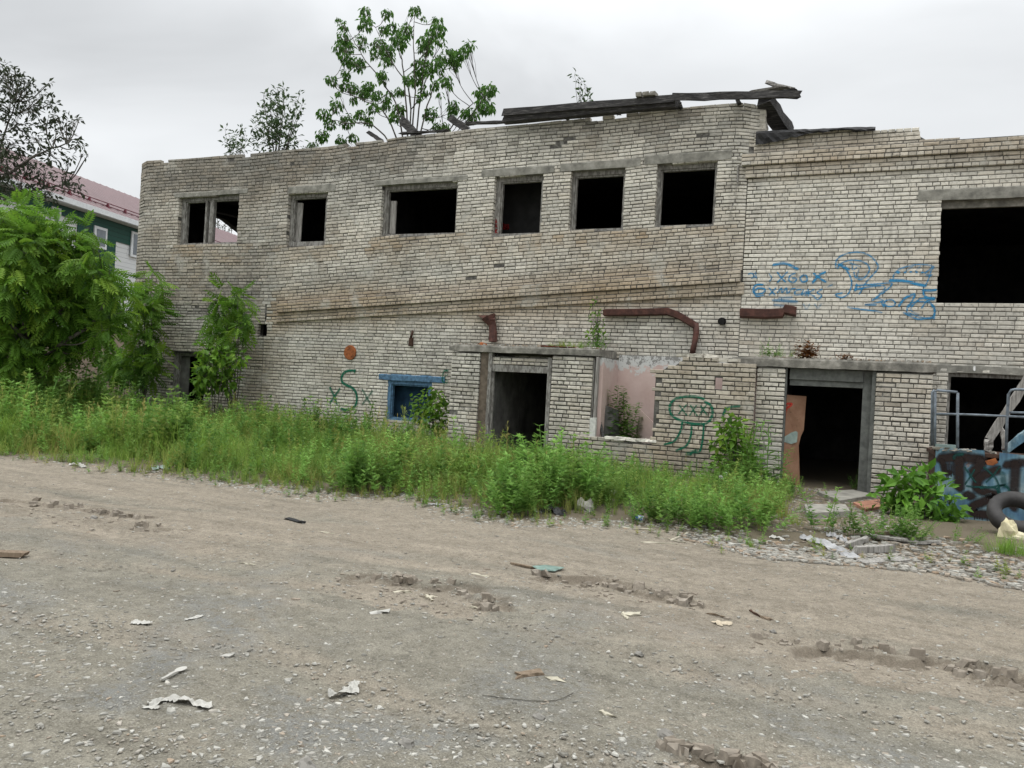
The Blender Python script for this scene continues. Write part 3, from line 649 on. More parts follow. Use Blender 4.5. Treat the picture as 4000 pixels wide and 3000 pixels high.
mb = MB(); a = pl(2345, 1600, -.9); V = [(a[0], -.9, zs-.1), (a[0]+.4, -.8, zs-.1), (a[0]+.32, -.75, zs+.55), (a[0]+.1, -.8, zs+.62), (a[0], -.85, zs+.6)]; mb.add(V+[(v[0], v[1]+.02, v[2]) for v in V], [(0, 1, 2, 3, 4), (9, 8, 7, 6, 5)]+[(k, (k+1) % 5, 5+(k+1) % 5, 5+k) for k in range(5)]); mb.build("plaster_sheet", GREYPL, lob)
mb = MB(); a = pl(2500, 1600, -.6); V = [(a[0]-.0, -.6, a[2]), (a[0]+.45, -.6, a[2]-.38), (a[0]+.45, -.6, a[2]-.75), (a[0]-.1, -.6, a[2]-.8)]; mb.add(V+[(v[0], v[1]+.04, v[2]) for v in V], [(0, 1, 2, 3), (7, 6, 5, 4)]+[(k, (k+1) % 4, 4+(k+1) % 4, 4+k) for k in range(4)]); mb.build("fallen_plaster", PINK, lob)
# ---- right porch
sb = slab(2955, 3662, 1392, 1431, PY-.03); zt2 = sb[2]
p1a, p1b, p2a, p2b = pl(2950, 1600, PY)[0], pl(3060, 1600, PY)[0], pl(3412, 1700, PY)[0], pl(3632, 1700, PY)[0]
por2 = lintel(pl(2860, 1392, PY)[0], sb[1], sb[2], sb[3], y=PY-.03, dpt=1.2, m=CONCD, par=B, nm="porch_slab")
for a, b, t0 in ((p1a, p1b, .2), (p2a, p2b, .34)):
    mb = MB(); bricks(mb, a, b, lambda i, x: i*PC-.05, int((zt2+.05)/PC)+1, lambda x, z: z < zt2-.01, (), y0=PY, dirt=dirt_p(.15, t0), jit=.009, gap=.014, miss=.01, hdr=(3, 1)); core(mb, a+.015, b-.015, -.3, zt2-.01, (), ya=PY+.018, yb=PY+.25)
    if a == p2a:
        bricks(mb, 0, 1.1, lambda i, x: i*PC-.05, int((zt2+.05)/PC), lambda x, z: True, (), O=(p2b, PY+.12), U=(0, 1), N=(-1, 0), dirt=dirt_p(.35, .2), jit=.006)
        core(mb, 0, 1.1, -.3, zt2-.01, (), O=(p2b, PY+.12), U=(0, 1), N=(-1, 0), ya=.015, yb=.25)
    mb.build("brick_pier", BM, por2)
mb = MB(); x0, x1 = p1b, p2a
mb.box((x0, PY+.05, -.1), (x0+.03, PY+.2, zt2-.004), jit=.003); mb.box((x1-.2, PY+.16, -.05), (x1-.005, PY+.24, zt2-.004), jit=.005); mb.box((x1-.06, PY+.05, -.1), (x1, PY+.16, zt2-.004), jit=.004)
mb.box((x0+.07, PY+.1, zt2-.2), (x1-.2, PY+.2, zt2-.004), jit=.005); mb.box((x0+.07, PY+.14, zt2-.3), (x1-.2, PY+.24, zt2-.203), jit=.004); mb.build("door_frame", plain("grey_green_frame", (.12, .125, .115), .8, .35, 10), por2)
mb = MB(); mb.box((p1a+.1, PY+.3, -.1), (p1b+.02, .3, zt2-.01)); mb.build("inner_wall", DARKPL, por2)
def f_door(t, p, a, b):
    n = noise(t, p, 4, 6, .7); c = ramp(t, n, [(.3, (.27, .14, .085)), (.6, (.38, .22, .14)), (.72, (.42, .27, .18))])
    k = ramp(t, noise(t, p, 11, 5, .75), [(.64, 0.), (.68, 1.)]); return mixc(t, k, c, (.04, .03, .025))
DOORM = mat("worn_orange_plywood", f_door, .75, .3)
a, b = pl(3048, 1540, PY+.24), pl(3042, 1885, PY+.24); a2, b2 = pl(3150, 1548, PY+.5), pl(3126, 1892, PY+.5)
mb = MB(); V = [b, (b2[0], PY+.5, .02), pl(3120, 1740, PY+.5), pl(3128, 1705, PY+.5), pl(3140, 1680, PY+.49), a2, a]; V = [np.array(v) for v in V]; V[0][2] = .02; k = len(V)
mb.add(V+[v+np.array([-.02, .04, 0]) for v in V], [tuple(range(k)), tuple(range(2*k-1, k-1, -1))]+[(j, k+j, k+(j+1) % k, (j+1) % k) for j in range(k)]); dr = mb.build("door", DOORM, por2)
mb = MB(); V = [pl(*p, PY+.33) for p in [(3052, 1712), (3075, 1700), (3090, 1690), (3108, 1684), (3115, 1690), (3112, 1728), (3090, 1735), (3052, 1722)]]
for v in V: v[1] = PY+.24+.26*(v[0]-a[0])/(a2[0]-a[0])-.012
mb.add(V, [tuple(range(len(V)))]); mb.build("bare_patch", plain("pale_teal_paint", (.33, .42, .38), .8, .2, 12), dr)
mb = MB(); strokes(mb, [([(3058, 1580), (3092, 1578), (3070, 1600), (3062, 1640), (3056, 1600)], .06, .9)], lambda x, y: (x, y), PY+.222); mb.build("red_graffiti", P_ORED, dr)
# ---- gutters, pipes, cover
def trough(P, w, h, m, name):                # bent sheet metal channel along P
    mb = MB(); P = np.array(P); pr = [(-w, .0), (-w*.9, -h*.8), (-w*.3, -h), (0, -h*.7), (0, .03), (-.02, .03), (-.025, -h*.55), (-w*.35, -h*.82), (-w*.8, -h*.65), (-w*.93, .0)]
    V = []
    for k, p in enumerate(P): V += [(p[0], p[1]+a, p[2]+b) for a, b in pr]
    n = len(pr); f = []
    for k in range(len(P)-1):
        for j in range(n): q = (j+1) % n; f.append((n*k+j, n*k+q, n*k+n+q, n*k+n+j))
    f += [tuple(range(n))[::-1], tuple(n*(len(P)-1)+j for j in range(n))]
    mb.add(V, f); return mb.build(name, m, B)
trough([pl(2365, 1213), pl(2480, 1212), pl(2610, 1208), pl(2655, 1225), pl(2718, 1262)], .18, .13, RUST, "gutter")
trough([pl(2895, 1210), pl(3000, 1213), pl(3060, 1210), pl(3068, 1195), pl(3112, 1205)], .19, .17, RUST, "gutter")
mb = MB(); P = [pl(2717, 1262, -.1), pl(2720, 1300, -.1), pl(2712, 1345, -.1), pl(2703, 1388, -.1)]; mb.tube(P, [.06, .06, .055, .06], 8); mb.build("downpipe", RUST, B, smooth=True)
mb = MB(); P = [pl(1908, 1237, -.12), pl(1916, 1255, -.11), pl(1924, 1270, -.1), pl(1926, 1300, -.1), pl(1925, 1335, -.1)]; mb.tube(P, [.17, .12, .085, .09, .095], 10, cap=False)
a = pl(1880, 1232, -.14); mb.add([pl(1865, 1232, -.02), pl(1935, 1230, -.02), pl(1933, 1247, -.22), pl(1905, 1249, -.24), pl(1880, 1240, -.2)], [(0, 1, 2, 3, 4)]); mb.build("rainwater_hopper", RUST, B)
mb = MB(); a = pl(2822, 1255, -.0); mb.tube([a+[0, .02, 0], a+[0, -.1, -.01]], [.075, .075], 12, cap=False); mb.tube([a+[0, -.1, -.01], a+[0, .02, 0]], [.062, .062], 12); mb.build("vent_pipe", DARKPL, B)
mb = MB(); a = pl(1367, 1377, -.02); th = np.linspace(0, 2*math.pi, 28, endpoint=False)
for r0, yy in ((.178, 0), (.168, -.012)): mb.add([(a[0]+r0*math.cos(t), -.015+yy, a[2]+r0*math.sin(t)) for t in th], [tuple(range(28))])
mb.add([(a[0]+.178*math.cos(t), -.015, a[2]+.178*math.sin(t)) for t in th]+[(a[0]+.168*math.cos(t), -.027, a[2]+.168*math.sin(t)) for t in th], [(k, (k+1) % 28, 28+(k+1) % 28, 28+k) for k in range(28)])
for t in (.6, 2.2, 3.5, 5.2): mb.box((a[0]+.1*math.cos(t)-.012, -.034, a[2]+.1*math.sin(t)-.012), (a[0]+.1*math.cos(t)+.012, -.026, a[2]+.1*math.sin(t)+.012))
mb.build("round_cover", RUSTO, B)
mb = MB(); a, b = pl(1612, 1292, -.03), pl(1606, 1352, -.03); mb.box((b[0]-.05, -.07, b[2]), (b[0]+.045, -.02, b[2]+.19), jit=.008); mb.tube([a, a+[.01, -.05, -.1], b+[0, -.03, .2]], .03, 6); mb.build("wall_bracket", RUSTD, B)
mb = MB(); a, b = pl(2885, 648), pl(2882, 715); mb.bar(a+[0, -.03, 0], b+[0, -.02, 0], .025, .05); mb.tube([b+[0, -.02, 0], pl(2868, 790, -.02), pl(2852, 830, -.02), pl(2868, 865, -.02)], .004, 4); mb.build("cable_bracket", GREYWOOD, B)
# ---- graffiti
z6 = lambda x, y: (2600+x/1.58, 200+y/1.58)
mb = MB(); w = .038; BL = [
 ([(665, 1318), (730, 1308), (770, 1322), (815, 1345)], .07, .9), ([(690, 1365), (712, 1395), (740, 1425)], w, .9), ([(752, 1362), (720, 1395), (690, 1428)], w, .9), ([(800, 1370), (768, 1385), (762, 1415), (790, 1428), (808, 1405), (782, 1400)], w, .9), ([(850, 1380), (832, 1400), (845, 1425), (872, 1415), (868, 1385), (850, 1380)], w*1.2, .9), ([(915, 1372), (950, 1400), (988, 1425)], w*1.4, 1), ([(985, 1364), (945, 1385), (908, 1428)], w*1.6, 1),
 ([(510, 1378), (530, 1370), (548, 1388), (530, 1402)], w, .7), ([(555, 1365), (560, 1400)], w, .7), ([(640, 1375), (655, 1400), (640, 1420)], w, .6),
 ([(1050, 1335), (1055, 1290), (1100, 1255), (1180, 1240), (1255, 1258), (1305, 1310), (1308, 1345), (1270, 1390), (1235, 1430), (1195, 1500)], w, .75), ([(1062, 1340), (1085, 1308), (1150, 1290), (1225, 1302), (1258, 1340), (1240, 1385), (1205, 1410), (1172, 1395), (1163, 1365)], w, .8), ([(1070, 1320), (1110, 1345), (1140, 1392), (1148, 1440), (1128, 1495), (1085, 1520), (1048, 1503), (1090, 1492)], w, .85), ([(1070, 1315), (1100, 1330), (1130, 1350)], w*1.8, .9), ([(1150, 1310), (1155, 1350), (1180, 1335)], w*.8, .6), ([(1135, 1305), (1205, 1330)], w*.8, .6), ([(1190, 1350), (1185, 1395), (1215, 1400)], w*.8, .6),
 ([(1175, 1447), (1280, 1438), (1390, 1430), (1380, 1460), (1330, 1500), (1285, 1535)], w, .85), ([(1168, 1472), (1250, 1455), (1330, 1445)], w*1.2, .9), ([(1180, 1440), (1170, 1478)], w*1.5, 1), ([(1340, 1445), (1355, 1460), (1320, 1500), (1275, 1540)], w*.8, .7),
 ([(1402, 1412), (1412, 1375), (1450, 1342), (1530, 1320), (1600, 1318), (1652, 1328), (1648, 1345)], w, .7), ([(1480, 1360), (1530, 1325)], w*.8, .5), ([(1540, 1358), (1575, 1325)], w*.8, .5), ([(1600, 1370), (1645, 1335)], w*.9, .8),
 ([(1430, 1364), (1440, 1366)], w*1.7, 1), ([(1474, 1365), (1482, 1366)], w*1.2, .9), ([(1510, 1362), (1518, 1363)], w*1.2, .9), ([(1545, 1363), (1553, 1364)], w*1.2, .9), ([(1580, 1365), (1590, 1366)], w*1.2, .9), ([(1385, 1415), (1470, 1418), (1545, 1435), (1602, 1450)], w*1.9, 1), ([(1640, 1350), (1625, 1400), (1605, 1445)], w*.9, .7), ([(1588, 1476), (1630, 1478), (1668, 1474)], w*1.5, 1), ([(1590, 1480), (1595, 1505), (1625, 1525), (1660, 1532)], w*1.2, 1), ([(1610, 1525), (1655, 1528)], w*2.2, 1), ([(1612, 1380), (1640, 1382)], w*1.8, .6),
 ([(1275, 1532), (1310, 1528), (1345, 1540), (1290, 1555), (1230, 1565), (1300, 1566)], w, .75), ([(1420, 1556), (1400, 1535), (1365, 1537), (1350, 1556), (1370, 1574), (1405, 1572), (1420, 1556)], w, .85), ([(1330, 1545), (1348, 1575)], w*1.3, .9), ([(1440, 1572), (1470, 1532), (1500, 1512), (1535, 1500)], w*1.5, 1), ([(1498, 1580), (1525, 1535), (1540, 1504)], w, .95), ([(1520, 1575), (1560, 1535), (1600, 1522)], w, .95), ([(1580, 1585), (1610, 1545), (1630, 1540)], w, .95), ([(1125, 1580), (1200, 1592), (1300, 1605), (1335, 1612)], w*1.1, .75),
 ([(1490, 1602), (1498, 1565), (1560, 1545), (1640, 1558), (1662, 1605), (1640, 1648), (1570, 1640), (1490, 1612)], w, .7), ([(1470, 1612), (1520, 1640), (1570, 1655), (1650, 1640)], w*1.2, .7), ([(1640, 1560), (1660, 1600), (1655, 1650)], w*1.3, .8), ([(1520, 1560), (1515, 1600), (1560, 1625)], w*.8, .5),
 ([(600, 1440), (560, 1442), (540, 1470), (556, 1500), (600, 1492), (612, 1470), (575, 1462), (550, 1478)], w*1.3, .95), ([(545, 1475), (560, 1512), (605, 1505)], w, .8), ([(640, 1462), (675, 1505)], w, .85), ([(680, 1462), (640, 1505)], w, .85), ([(690, 1490), (715, 1462), (720, 1490), (745, 1462), (750, 1495)], w, .85), ([(760, 1490), (778, 1468), (800, 1465)], w, .8), ([(835, 1470), (805, 1478), (800, 1502), (845, 1500)], w, .85), ([(850, 1472), (840, 1505), (872, 1480), (862, 1508)], w, .8), ([(880, 1470), (880, 1510)], w, .8), ([(915, 1472), (882, 1492), (918, 1512)], w, .8), ([(965, 1470), (935, 1490), (962, 1508), (940, 1532), (920, 1520)], w, .85), ([(1000, 1455), (1030, 1440)], w*.7, .6),
 ([(665, 1535), (740, 1540), (810, 1548)], .08, .55), ([(670, 1565), (740, 1575)], .06, .4), ([(700, 1525), (780, 1520)], .06, .4), ([(850, 1560), (870, 1590), (890, 1560)], w, .4), ([(920, 1560), (940, 1585), (960, 1560)], w, .4)]
strokes(mb, BL, z6, -.011); gblue = mb.build("blue_graffiti", P_BLUE, wall)
z3 = lambda x, y: (1000+x/3.457, 1150+y/3.457); z8 = lambda x, y: (1600+x/2.963, 1150+y/2.963); z62 = lambda x, y: (2200+x/2.074, 1250+y/2.074)
mb = MB(); strokes(mb, [([(1340, 1028), (1270, 1030), (1200, 1048), (1158, 1110), (1165, 1185), (1225, 1225), (1300, 1262), (1345, 1320), (1362, 1400), (1345, 1490), (1290, 1545), (1220, 1560), (1150, 1545)], .085, 1), ([(1335, 1020), (1330, 1050)], .06, 1), ([(1000, 1260), (1030, 1320), (1060, 1390), (1090, 1480)], .075, .9), ([(1130, 1280), (1070, 1360), (1000, 1465)], .075, .9), ([(1440, 1290), (1490, 1380), (1550, 1490)], .07, .6), ([(1570, 1310), (1500, 1400), (1440, 1480)], .07, .6)], z3, -.011)
mb.build("green_graffiti", P_GREEN, wall); mb = MB()
strokes(mb, [([(445, 885), (400, 890), (378, 960), (390, 1015), (435, 1022)], .05, .8), ([(440, 930), (395, 965), (440, 1000)], .04, .6), ([(400, 880), (440, 880)], .07, .5)], z8, -.02)
mb.build("green_graffiti", P_GREEN, wall)
mb = MB(); strokes(mb, [([(1140, 640), (1075, 620), (985, 620), (900, 645), (863, 700), (880, 770), (955, 815), (1070, 842), (1165, 832), (1207, 770), (1200, 700), (1150, 660)], .06, 1), ([(940, 690), (1000, 770)], .035, .85), ([(1000, 685), (935, 760)], .035, .85), ([(1030, 690), (1085, 775)], .035, .85), ([(1080, 690), (1025, 770)], .035, .85), ([(1110, 690), (1165, 770)], .035, .85), ([(1165, 680), (1105, 770)], .035, .85), ([(965, 830), (950, 900), (900, 980), (820, 1008)], .05, 1), ([(1040, 848), (1035, 930), (1000, 1015), (915, 1058)], .05, 1), ([(1140, 840), (1130, 960), (1105, 1065), (1050, 1068), (1030, 1092)], .05, 1), ([(1000, 1085), (1080, 1060)], .09, .6), ([(1295, 770), (1330, 712), (1430, 700)], .055, .95)], z62, VY-.016)
mb.build("green_graffiti", P_GREEN, lob)
mb = MB(); a = pl(3806, 1442)
strokes(mb, [([(3806, 1432), (3806, 1446)], .05, 1)], lambda x, y: (x, y), -.014); mb.build("white_paint_mark", P_WHITE, wall)

# ------------------------------------------------------------------ charred roof timbers and felt (each lies loose on the wall head)
def plank(name, label, p, q, w, h, m=CHAR, cat="plank", group=None, n=5, rag=.006, up=(0, 0, 1)):
    mb = MB(); mb.bar(p, q, w, h, up=up, n=n, rag=rag); return tag(mb.build(name, m), label, cat, group)
GB = "charred boards on the roof edge"
plank("fascia_board", "long charred fascia board along the roof edge, left of the overhanging one", pl(1964, 440, -.28), pl(2630, 384, -.28), .05, .14, group=GB, n=9)
plank("fascia_board", "charred fascia board overhanging the step at the top right of the roof", pl(2630, 380, -.30), pl(3134, 367, -.30), .05, .14, group=GB, n=8, rag=.008)
plank("soffit_board", "black lower board just beneath the long charred fascia board", pl(1970, 470, -.12), pl(2645, 409, -.12), .2, .13, group=GB, n=9)
plank("roof_board", "thin dark board lying left of the long fascia board's end", pl(1825, 484, .0), pl(2010, 474, .0), .1, .05, group=GB)
plank("roof_board", "thin dark board lying flat at the foot of the roof tree", pl(1572, 522, .05), pl(1745, 511, .05), .1, .04, group=GB)
plank("rafter_stub", "larger broken rafter end slanting up beside the roof tree trunk", pl(1566, 464, .2), pl(1640, 540, .15), .05, .19, group=GB, rag=.012)
plank("rafter_stub", "broken rafter end slanting up between the roof tree and long fascia", pl(1755, 457, .2), pl(1830, 512, .2), .05, .15, group=GB, rag=.012)
plank("rafter_stub", "smallest broken rafter end, low at the left of the roof tree", pl(1442, 518, .2), pl(1492, 552, .2), .05, .09, group=GB)
plank("verge_board", "thick black board slanting down the step between the two roof heights", pl(2985, 392, -.1), pl(3072, 519, 1.1), .3, .2, group=GB, n=6, rag=.012)
for k, (a, b, l) in enumerate((((2940, 360), (3082, 338), "upper splintered grey board"), ((2905, 366), (3122, 350), "long splintered grey board"), ((3000, 322), (3075, 345), "short upright-ended grey board"))):
    plank("loose_board", l+" on top of the overhanging fascia", pl(*a, .12*k-.1), pl(*b, .12*k-.16), .12, .03+.02*(k == 2), m=GREYWOOD if k != 1 else CHAR, group=GB, n=4, rag=.012)
for k, (a, b) in enumerate((((2648, 396), (2662, 424)), ((2878, 384), (2888, 404)), ((2405, 430), (2416, 446)), ((2210, 448), (2216, 464)))):
    plank("support_block", "dark wooden block propping the fascia boards, %s" % ("under the joint of the two fascias", "under the overhanging fascia", "under the middle of the long fascia", "left of the middle of the long fascia")[k], pl(*a, -.05), pl(*b, -.05), .12, .07, group="blocks under the fascia boards", n=2)
for k, l in enumerate(("left", "middle", "right")):
    a = pl(2499+k*27, 381-k*2.5, -.28); mb = MB(); mb.box((-.06, -.1, 0), (.06, .1, .07), (.2, .8, .1), jit=.012, O=a+np.array([0, 0, .0])); tag(mb.build("brick", BRICK), "dark sooty brick lying on the long fascia, %s of the three" % l, "brick", "three bricks on the fascia")
mb = MB(); n = 26; V = []
for k in range(n+1):
    x = XS-.15+(pl(3430, 530)[0]-XS+.1)*k/n; zt = roofr(max(x, XS+.02))+.015; dr = .16+.08*fbm(x*3, 1.)+.1*math.sin(x*2.3)-.1*max(0, k-20)/6
    for y, z in ((.25, zt), (-.1, zt+rng.uniform(0, .012)), (-.135+rng.uniform(-.02, .02), zt-.05), (-.13+rng.uniform(-.03, .03), zt-dr*.6), (-.12+rng.uniform(-.04, .02), zt-dr)): V.append((x, y, z))
mb.add(V, [(5*k+j, 5*k+5+j, 5*k+6+j, 5*k+1+j) for k in range(n) for j in range(4)]); tag(mb.build("tar_felt", TAR), "torn black roofing felt draped over the lower wall head", "roofing felt")

# ------------------------------------------------------------------ loading platform with railing
PLY = -3.1
BLUEM = None
def f_panel(t, p, a, b):
    n = noise(t, p, 2.2, 6, .65, .5); n2 = noise(t, stretch(t, p, (8, 8, 1.)), 3, 5, .6)
    c = ramp(t, n, [(.3, (.05, .115, .2)), (.46, (.09, .19, .255)), (.56, (.2, .3, .34)), (.68, (.36, .42, .43))])
    c = mixc(t, ramp(t, noise(t, p, 5, 6, .7), [(.62, 0.), (.68, 1.)]), c, (.17, .07, .04))
    return mixc(t, 1., c, ramp(t, n2, [(.3, .6), (.6, 1.05)]), 'MULTIPLY')
PANELM = mat("painted_blue_panel", f_panel, .6, .4)
a0 = pl(3656, 1750, PLY); xR = a0[0]+2.6; zd = pl(3700, 1762, PLY)[2]
LP = thing("loading_platform", "blue graffiti covered loading platform with pipe railing at the right end of the building", "platform", (a0[0]+1.2, PLY, 0))
mb = MB(); xc = pl(3858, 1750, PLY)[0]
def pq(x, y): v = pl(x, y, PLY); return (v[0], PLY, v[2])
V = [(a0[0], PLY, -.1), (xR, PLY, -.1), (xR, PLY, zd-.04), pq(3905, 1768), pq(3904, 1800), pq(3848, 1815), pq(3846, 1760), pq(3700, 1750), pq(3672, 1752), (a0[0], PLY, zd+.02)]
n = len(V); mb.add(V+[(v[0], v[1]+.012, v[2]) for v in V], [tuple(range(n)), tuple(range(2*n-1, n-1, -1))]+[(k, n+k, n+(k+1) % n, (k+1) % n) for k in range(n)])
fp = mb.build("front_panel", PANELM, LP)
mb = MB(); zz = lambda x, y: (3400+x/2.2117, 1450+y/2.2117)
strokes(mb, [([(600, 755), (760, 745), (965, 765)], .19, 1), ([(765, 750), (768, 880), (765, 1010)], .18, 1), ([(950, 770), (945, 810), (890, 880)], .2, 1), ([(1100, 850), (1000, 890), (935, 935), (925, 1010), (1010, 1050), (1100, 1080), (1000, 1120), (900, 1160), (885, 1215), (960, 1235), (1075, 1240)], .17, 1), ([(1170, 810), (1290, 790), (1400, 800)], .15, .9), ([(1255, 800), (1245, 980), (1235, 1180)], .17, .85), ([(620, 770), (640, 860), (690, 880)], .1, .9), ([(830, 1060), (880, 1085)], .16, .9)]+[([(x, 800), (x+rng.uniform(-2, 2), rng.uniform(850, 940))], .02, .8) for x in range(625, 730, 12)]+[([(x, 1235), (x, rng.uniform(1260, 1310))], .015, .7) for x in range(900, 1060, 22)], zz, PLY-.004)
mb.build("brown_graffiti", P_BROWN, fp)
mb = MB(); strokes(mb, [([(820, 975), (870, 900), (900, 850)], .03, .9), ([(815, 830), (870, 910), (910, 960)], .03, .9), ([(950, 1010), (1050, 1000), (1150, 985), (1200, 1030), (1150, 1075), (1105, 1050), (1110, 1000), (1160, 980)], .035, .9), ([(830, 990), (900, 1000), (1000, 1000), (1080, 1010), (1110, 1040)], .035, .9), ([(980, 830), (1060, 900), (1100, 960), (1120, 1050)], .035, .8), ([(1120, 820), (1060, 900), (1000, 960)], .03, .8), ([(720, 750), (740, 725), (800, 715)], .06, .7), ([(1140, 880), (1150, 960), (1170, 1000)], .1, .5)], zz, PLY-.007)
mb.build("dark_green_graffiti", P_DKGREEN, fp)
mb = MB(); V = [pl(*zz(*q), PLY-.009) for q in ((990, 775), (1080, 750), (1105, 790), (1060, 815), (1010, 810))]; mb.add(V, [tuple(range(5))]); mb.build("rust_patch", RUSTO, fp)
mb = MB(); mb.box((a0[0]+.02, PLY+.3, zd-.1), (xR, -1.0, zd-.045), jit=.0); mb.box((a0[0]-.03, PLY+.012, zd-.05), (xR, PLY+.3, zd), jit=.006); mb.box((a0[0]+.05, PLY+.3, -.1), (a0[0]+.08, -1.3, zd-.101)); mb.build("deck_shade_plate", RUSTD, LP)  # last box: dark side plate added to stand for shade beside the pier
mb = MB()
for k in range(70):
    x = a0[0]+rng.uniform(0, .75)*rng.random()+.0; mb.box((-.03, -.03, 0), (.03, .03, .02), (rng.random(), rng.random()*.4, 0), jit=.012, O=(x, PLY+rng.uniform(-.0, .25), zd+rng.uniform(0, .03)))
o_ = mb.build("plaster_crumbs", CHIP, LP); o_['kind'] = 'stuff'
PIPE = plain("grey_blue_pipe", (.135, .16, .185), .6, .45, 14, .4)
def rail(pts, y, r=.02): mb.tube([pl(p, q, y) for p, q in pts], r, 7)
y0 = PLY+.1
mb = MB(); rail([(3652, 1748), (3653, 1532), (3660, 1524), (3740, 1532)], y0); rail([(3740, 1750), (3741, 1534)], y0); rail([(3653, 1616), (3800, 1620), (4030, 1630)], y0, .017); rail([(3640, 1740), (3642, 1532), (3652, 1524)], y0+.25); mb.build("railing", PIPE, LP, smooth=True)
mb = MB(); rail([(3930, 1760), (3934, 1640), (3940, 1540), (3950, 1524), (3965, 1521), (4060, 1524)], y0); rail([(3943, 1611), (4060, 1614)], y0+.03, .018); mb.build("railing", PIPE, LP, smooth=True)
mb = MB(); mb.box((a0[0]+.0, PLY+.02, zd+.003), (pl(3735, 1740, PLY)[0], PLY+.06, zd+.09), jit=.006); mb.build("toe_board", plain("teal_toe_board", (.16, .21, .2), .8, .3), LP)
plank("timber_prop", "weathered grey timber slanting up across the dark lower gateway", pl(3866, 1712, -2.3), pl(4030, 1452, -2.3), .1, .11, m=GREYWOOD, cat="timber")
plank("timber_post", "short grey timber stub at the foot of the slanting timber", pl(3860, 1768, -2.4), pl(3861, 1714, -2.4), .11, .08, m=GREYWOOD, cat="timber", up=(0, 1, 0))
plank("timber_lath", "thin pale lath leaning against the railing's bent pipe", pl(3921, 1755, -2.6), pl(3914, 1666, -2.6), .04, .03, m=GREYWOOD, cat="timber", up=(0, 1, 0))
plank("steel_stringer", "blue painted sloping stringer beside the railing at the picture's right border", pl(3925, 1762, -2.5), pl(4040, 1672, -2.5), .05, .12, m=PANELM, cat="beam")
# tyre
a = gr(3978, 2122); R_, r_ = .325, .092
def torus(n=48, m=14):
    V = []; f = []
    for i in range(n):
        t = 2*math.pi*i/n
        for j in range(m):
            p = 2*math.pi*j/m; cr, cz = math.cos(p), math.sin(p)
            rr = R_-r_+r_*(np.sign(cr)*abs(cr)**.7)*(1 if cr > 0 else .85); z = r_*1.05*np.sign(cz)*abs(cz)**.8
            if cr > .75 and i % 2: rr -= .008
            V.append((rr*math.cos(t), rr*math.sin(t), z)); f.append((i*m+j, ((i+1) % n)*m+j, ((i+1) % n)*m+(j+1) % m, i*m+(j+1) % m))
    return np.array(V), f
V, f = torus(); tilt = Matrix.Rotation(math.radians(42), 3, 'X')@Matrix.Rotation(.3, 3, 'Z'); V = V@np.array(tilt).T; zmin = V[:, 2].min()
mb = MB(); mb.add(V+np.array([a[0], a[1]+.22, -zmin+float(gz(a[0], a[1]))]), f); tag(mb.build("tyre", plain("old_rubber", (.035, .033, .032), .75, .35, 9, .35), smooth=True), "worn black tyre without rim leaning before the blue platform", "tyre")

# ------------------------------------------------------------------ neighbouring house, plaster wall
HA, HC = dep(0, 690, 31.4), dep(930, 965, 49.); hd = (HC-HA)[:2]; hd = hd/np.linalg.norm(hd); hn = np.array([-hd[1], hd[0]])
if np.dot(hn, CAM[:2]-HA[:2]) > 0: hn = -hn
def f_siding(c, c2):
    def f(t, p, a, b):
        sx_ = t.nodes.new("ShaderNodeSeparateXYZ"); t.links.new(p, sx_.inputs[0])
        w = math_node(t, 'FRACT', math_node(t, 'MULTIPLY', sx_.outputs[2], 1/.22)); bump(t, b, w, 1., .04)
        return mixc(t, ramp(t, w, [(0, 0.), (.14, 1.)]), c2, c)
    return f
SIDW = mat("white_siding", f_siding((.66, .68, .69), (.4, .42, .43)), .6, .3); SIDG = mat("green_siding", f_siding((.012, .065, .05), (.004, .025, .02)), .6, .3)
ROOFM = mat("red_metal_roof", lambda t, p, a, b: ramp(t, noise(t, p, 2, 4), [(.3, (.125, .075, .078)), (.7, (.155, .095, .098))]), .55, .4)
H0 = HA[:2]-hd*14; HL = 62; ze = HA[2]
def hp(t, o, z): v = H0+hd*t+hn*o; return (v[0], v[1], z)
def hpx(x, y, o=0.):
    d = ray(x, y); nn = np.array([hn[0], hn[1], 0]); P0 = np.array([*(H0+hn*o), 0]); q = CAM+d*(np.dot(P0-CAM, nn)/np.dot(d, nn)); return float(np.dot(q[:2]-H0, hd)), q[2]
HO = thing("siding_house", "white and dark green sided house with a dull red metal roof behind the trees", "house", hp(20, 3, 0))
def hbox(t0, t1, o0, o1, z0, z1, name, m, par=None):
    mb = MB(); V = [hp(t, o, z) for z in (z0, z1) for o in (o0, o1) for t in (t0, t1)]
    mb.add(V, [(0, 2, 3, 1), (4, 5, 7, 6), (0, 1, 5, 4), (2, 6, 7, 3), (0, 4, 6, 2), (1, 3, 7, 5)]); return mb.build(name, m, par or HO)
hw = hbox(0, HL, 0, 12, -1, ze-.25, "wall", SIDW)
tg0, tg1 = hpx(300, 900)[0], hpx(446, 1000)[0]
hbox(tg0, tg1, -.06, -.002, -1, ze-.26, "green_siding", SIDG); hbox(tg1, HL, -.05, -.003, ze-1.25, ze-.26, "green_siding", SIDG); hbox(0, tg0, -.05, -.003, ze-.8, ze-.26, "green_siding", SIDG)
WPVC = plain("white_window_frame", (.6, .62, .63), .5, .1); GLS = plain("grey_window_glass", (.12, .14, .16), .15, .3, 2, .5)
for (xa, ya, xb_, yb_) in ((508, 902, 534, 1002), (362, 880, 408, 965), (195, 805, 228, 870)):
    t0, z1 = hpx(xa, ya); t1, _ = hpx(xb_, yb_); z0 = hpx(xa, yb_)[1]
    wf = hbox(t0, t1, -.12, -.061, z0, z1, "window", WPVC); hbox(t0+.15, t1-.12, -.135, -.121, z0+.12, z1-.12, "pane", GLS, wf)
mb = MB(); zr = ze+3.1
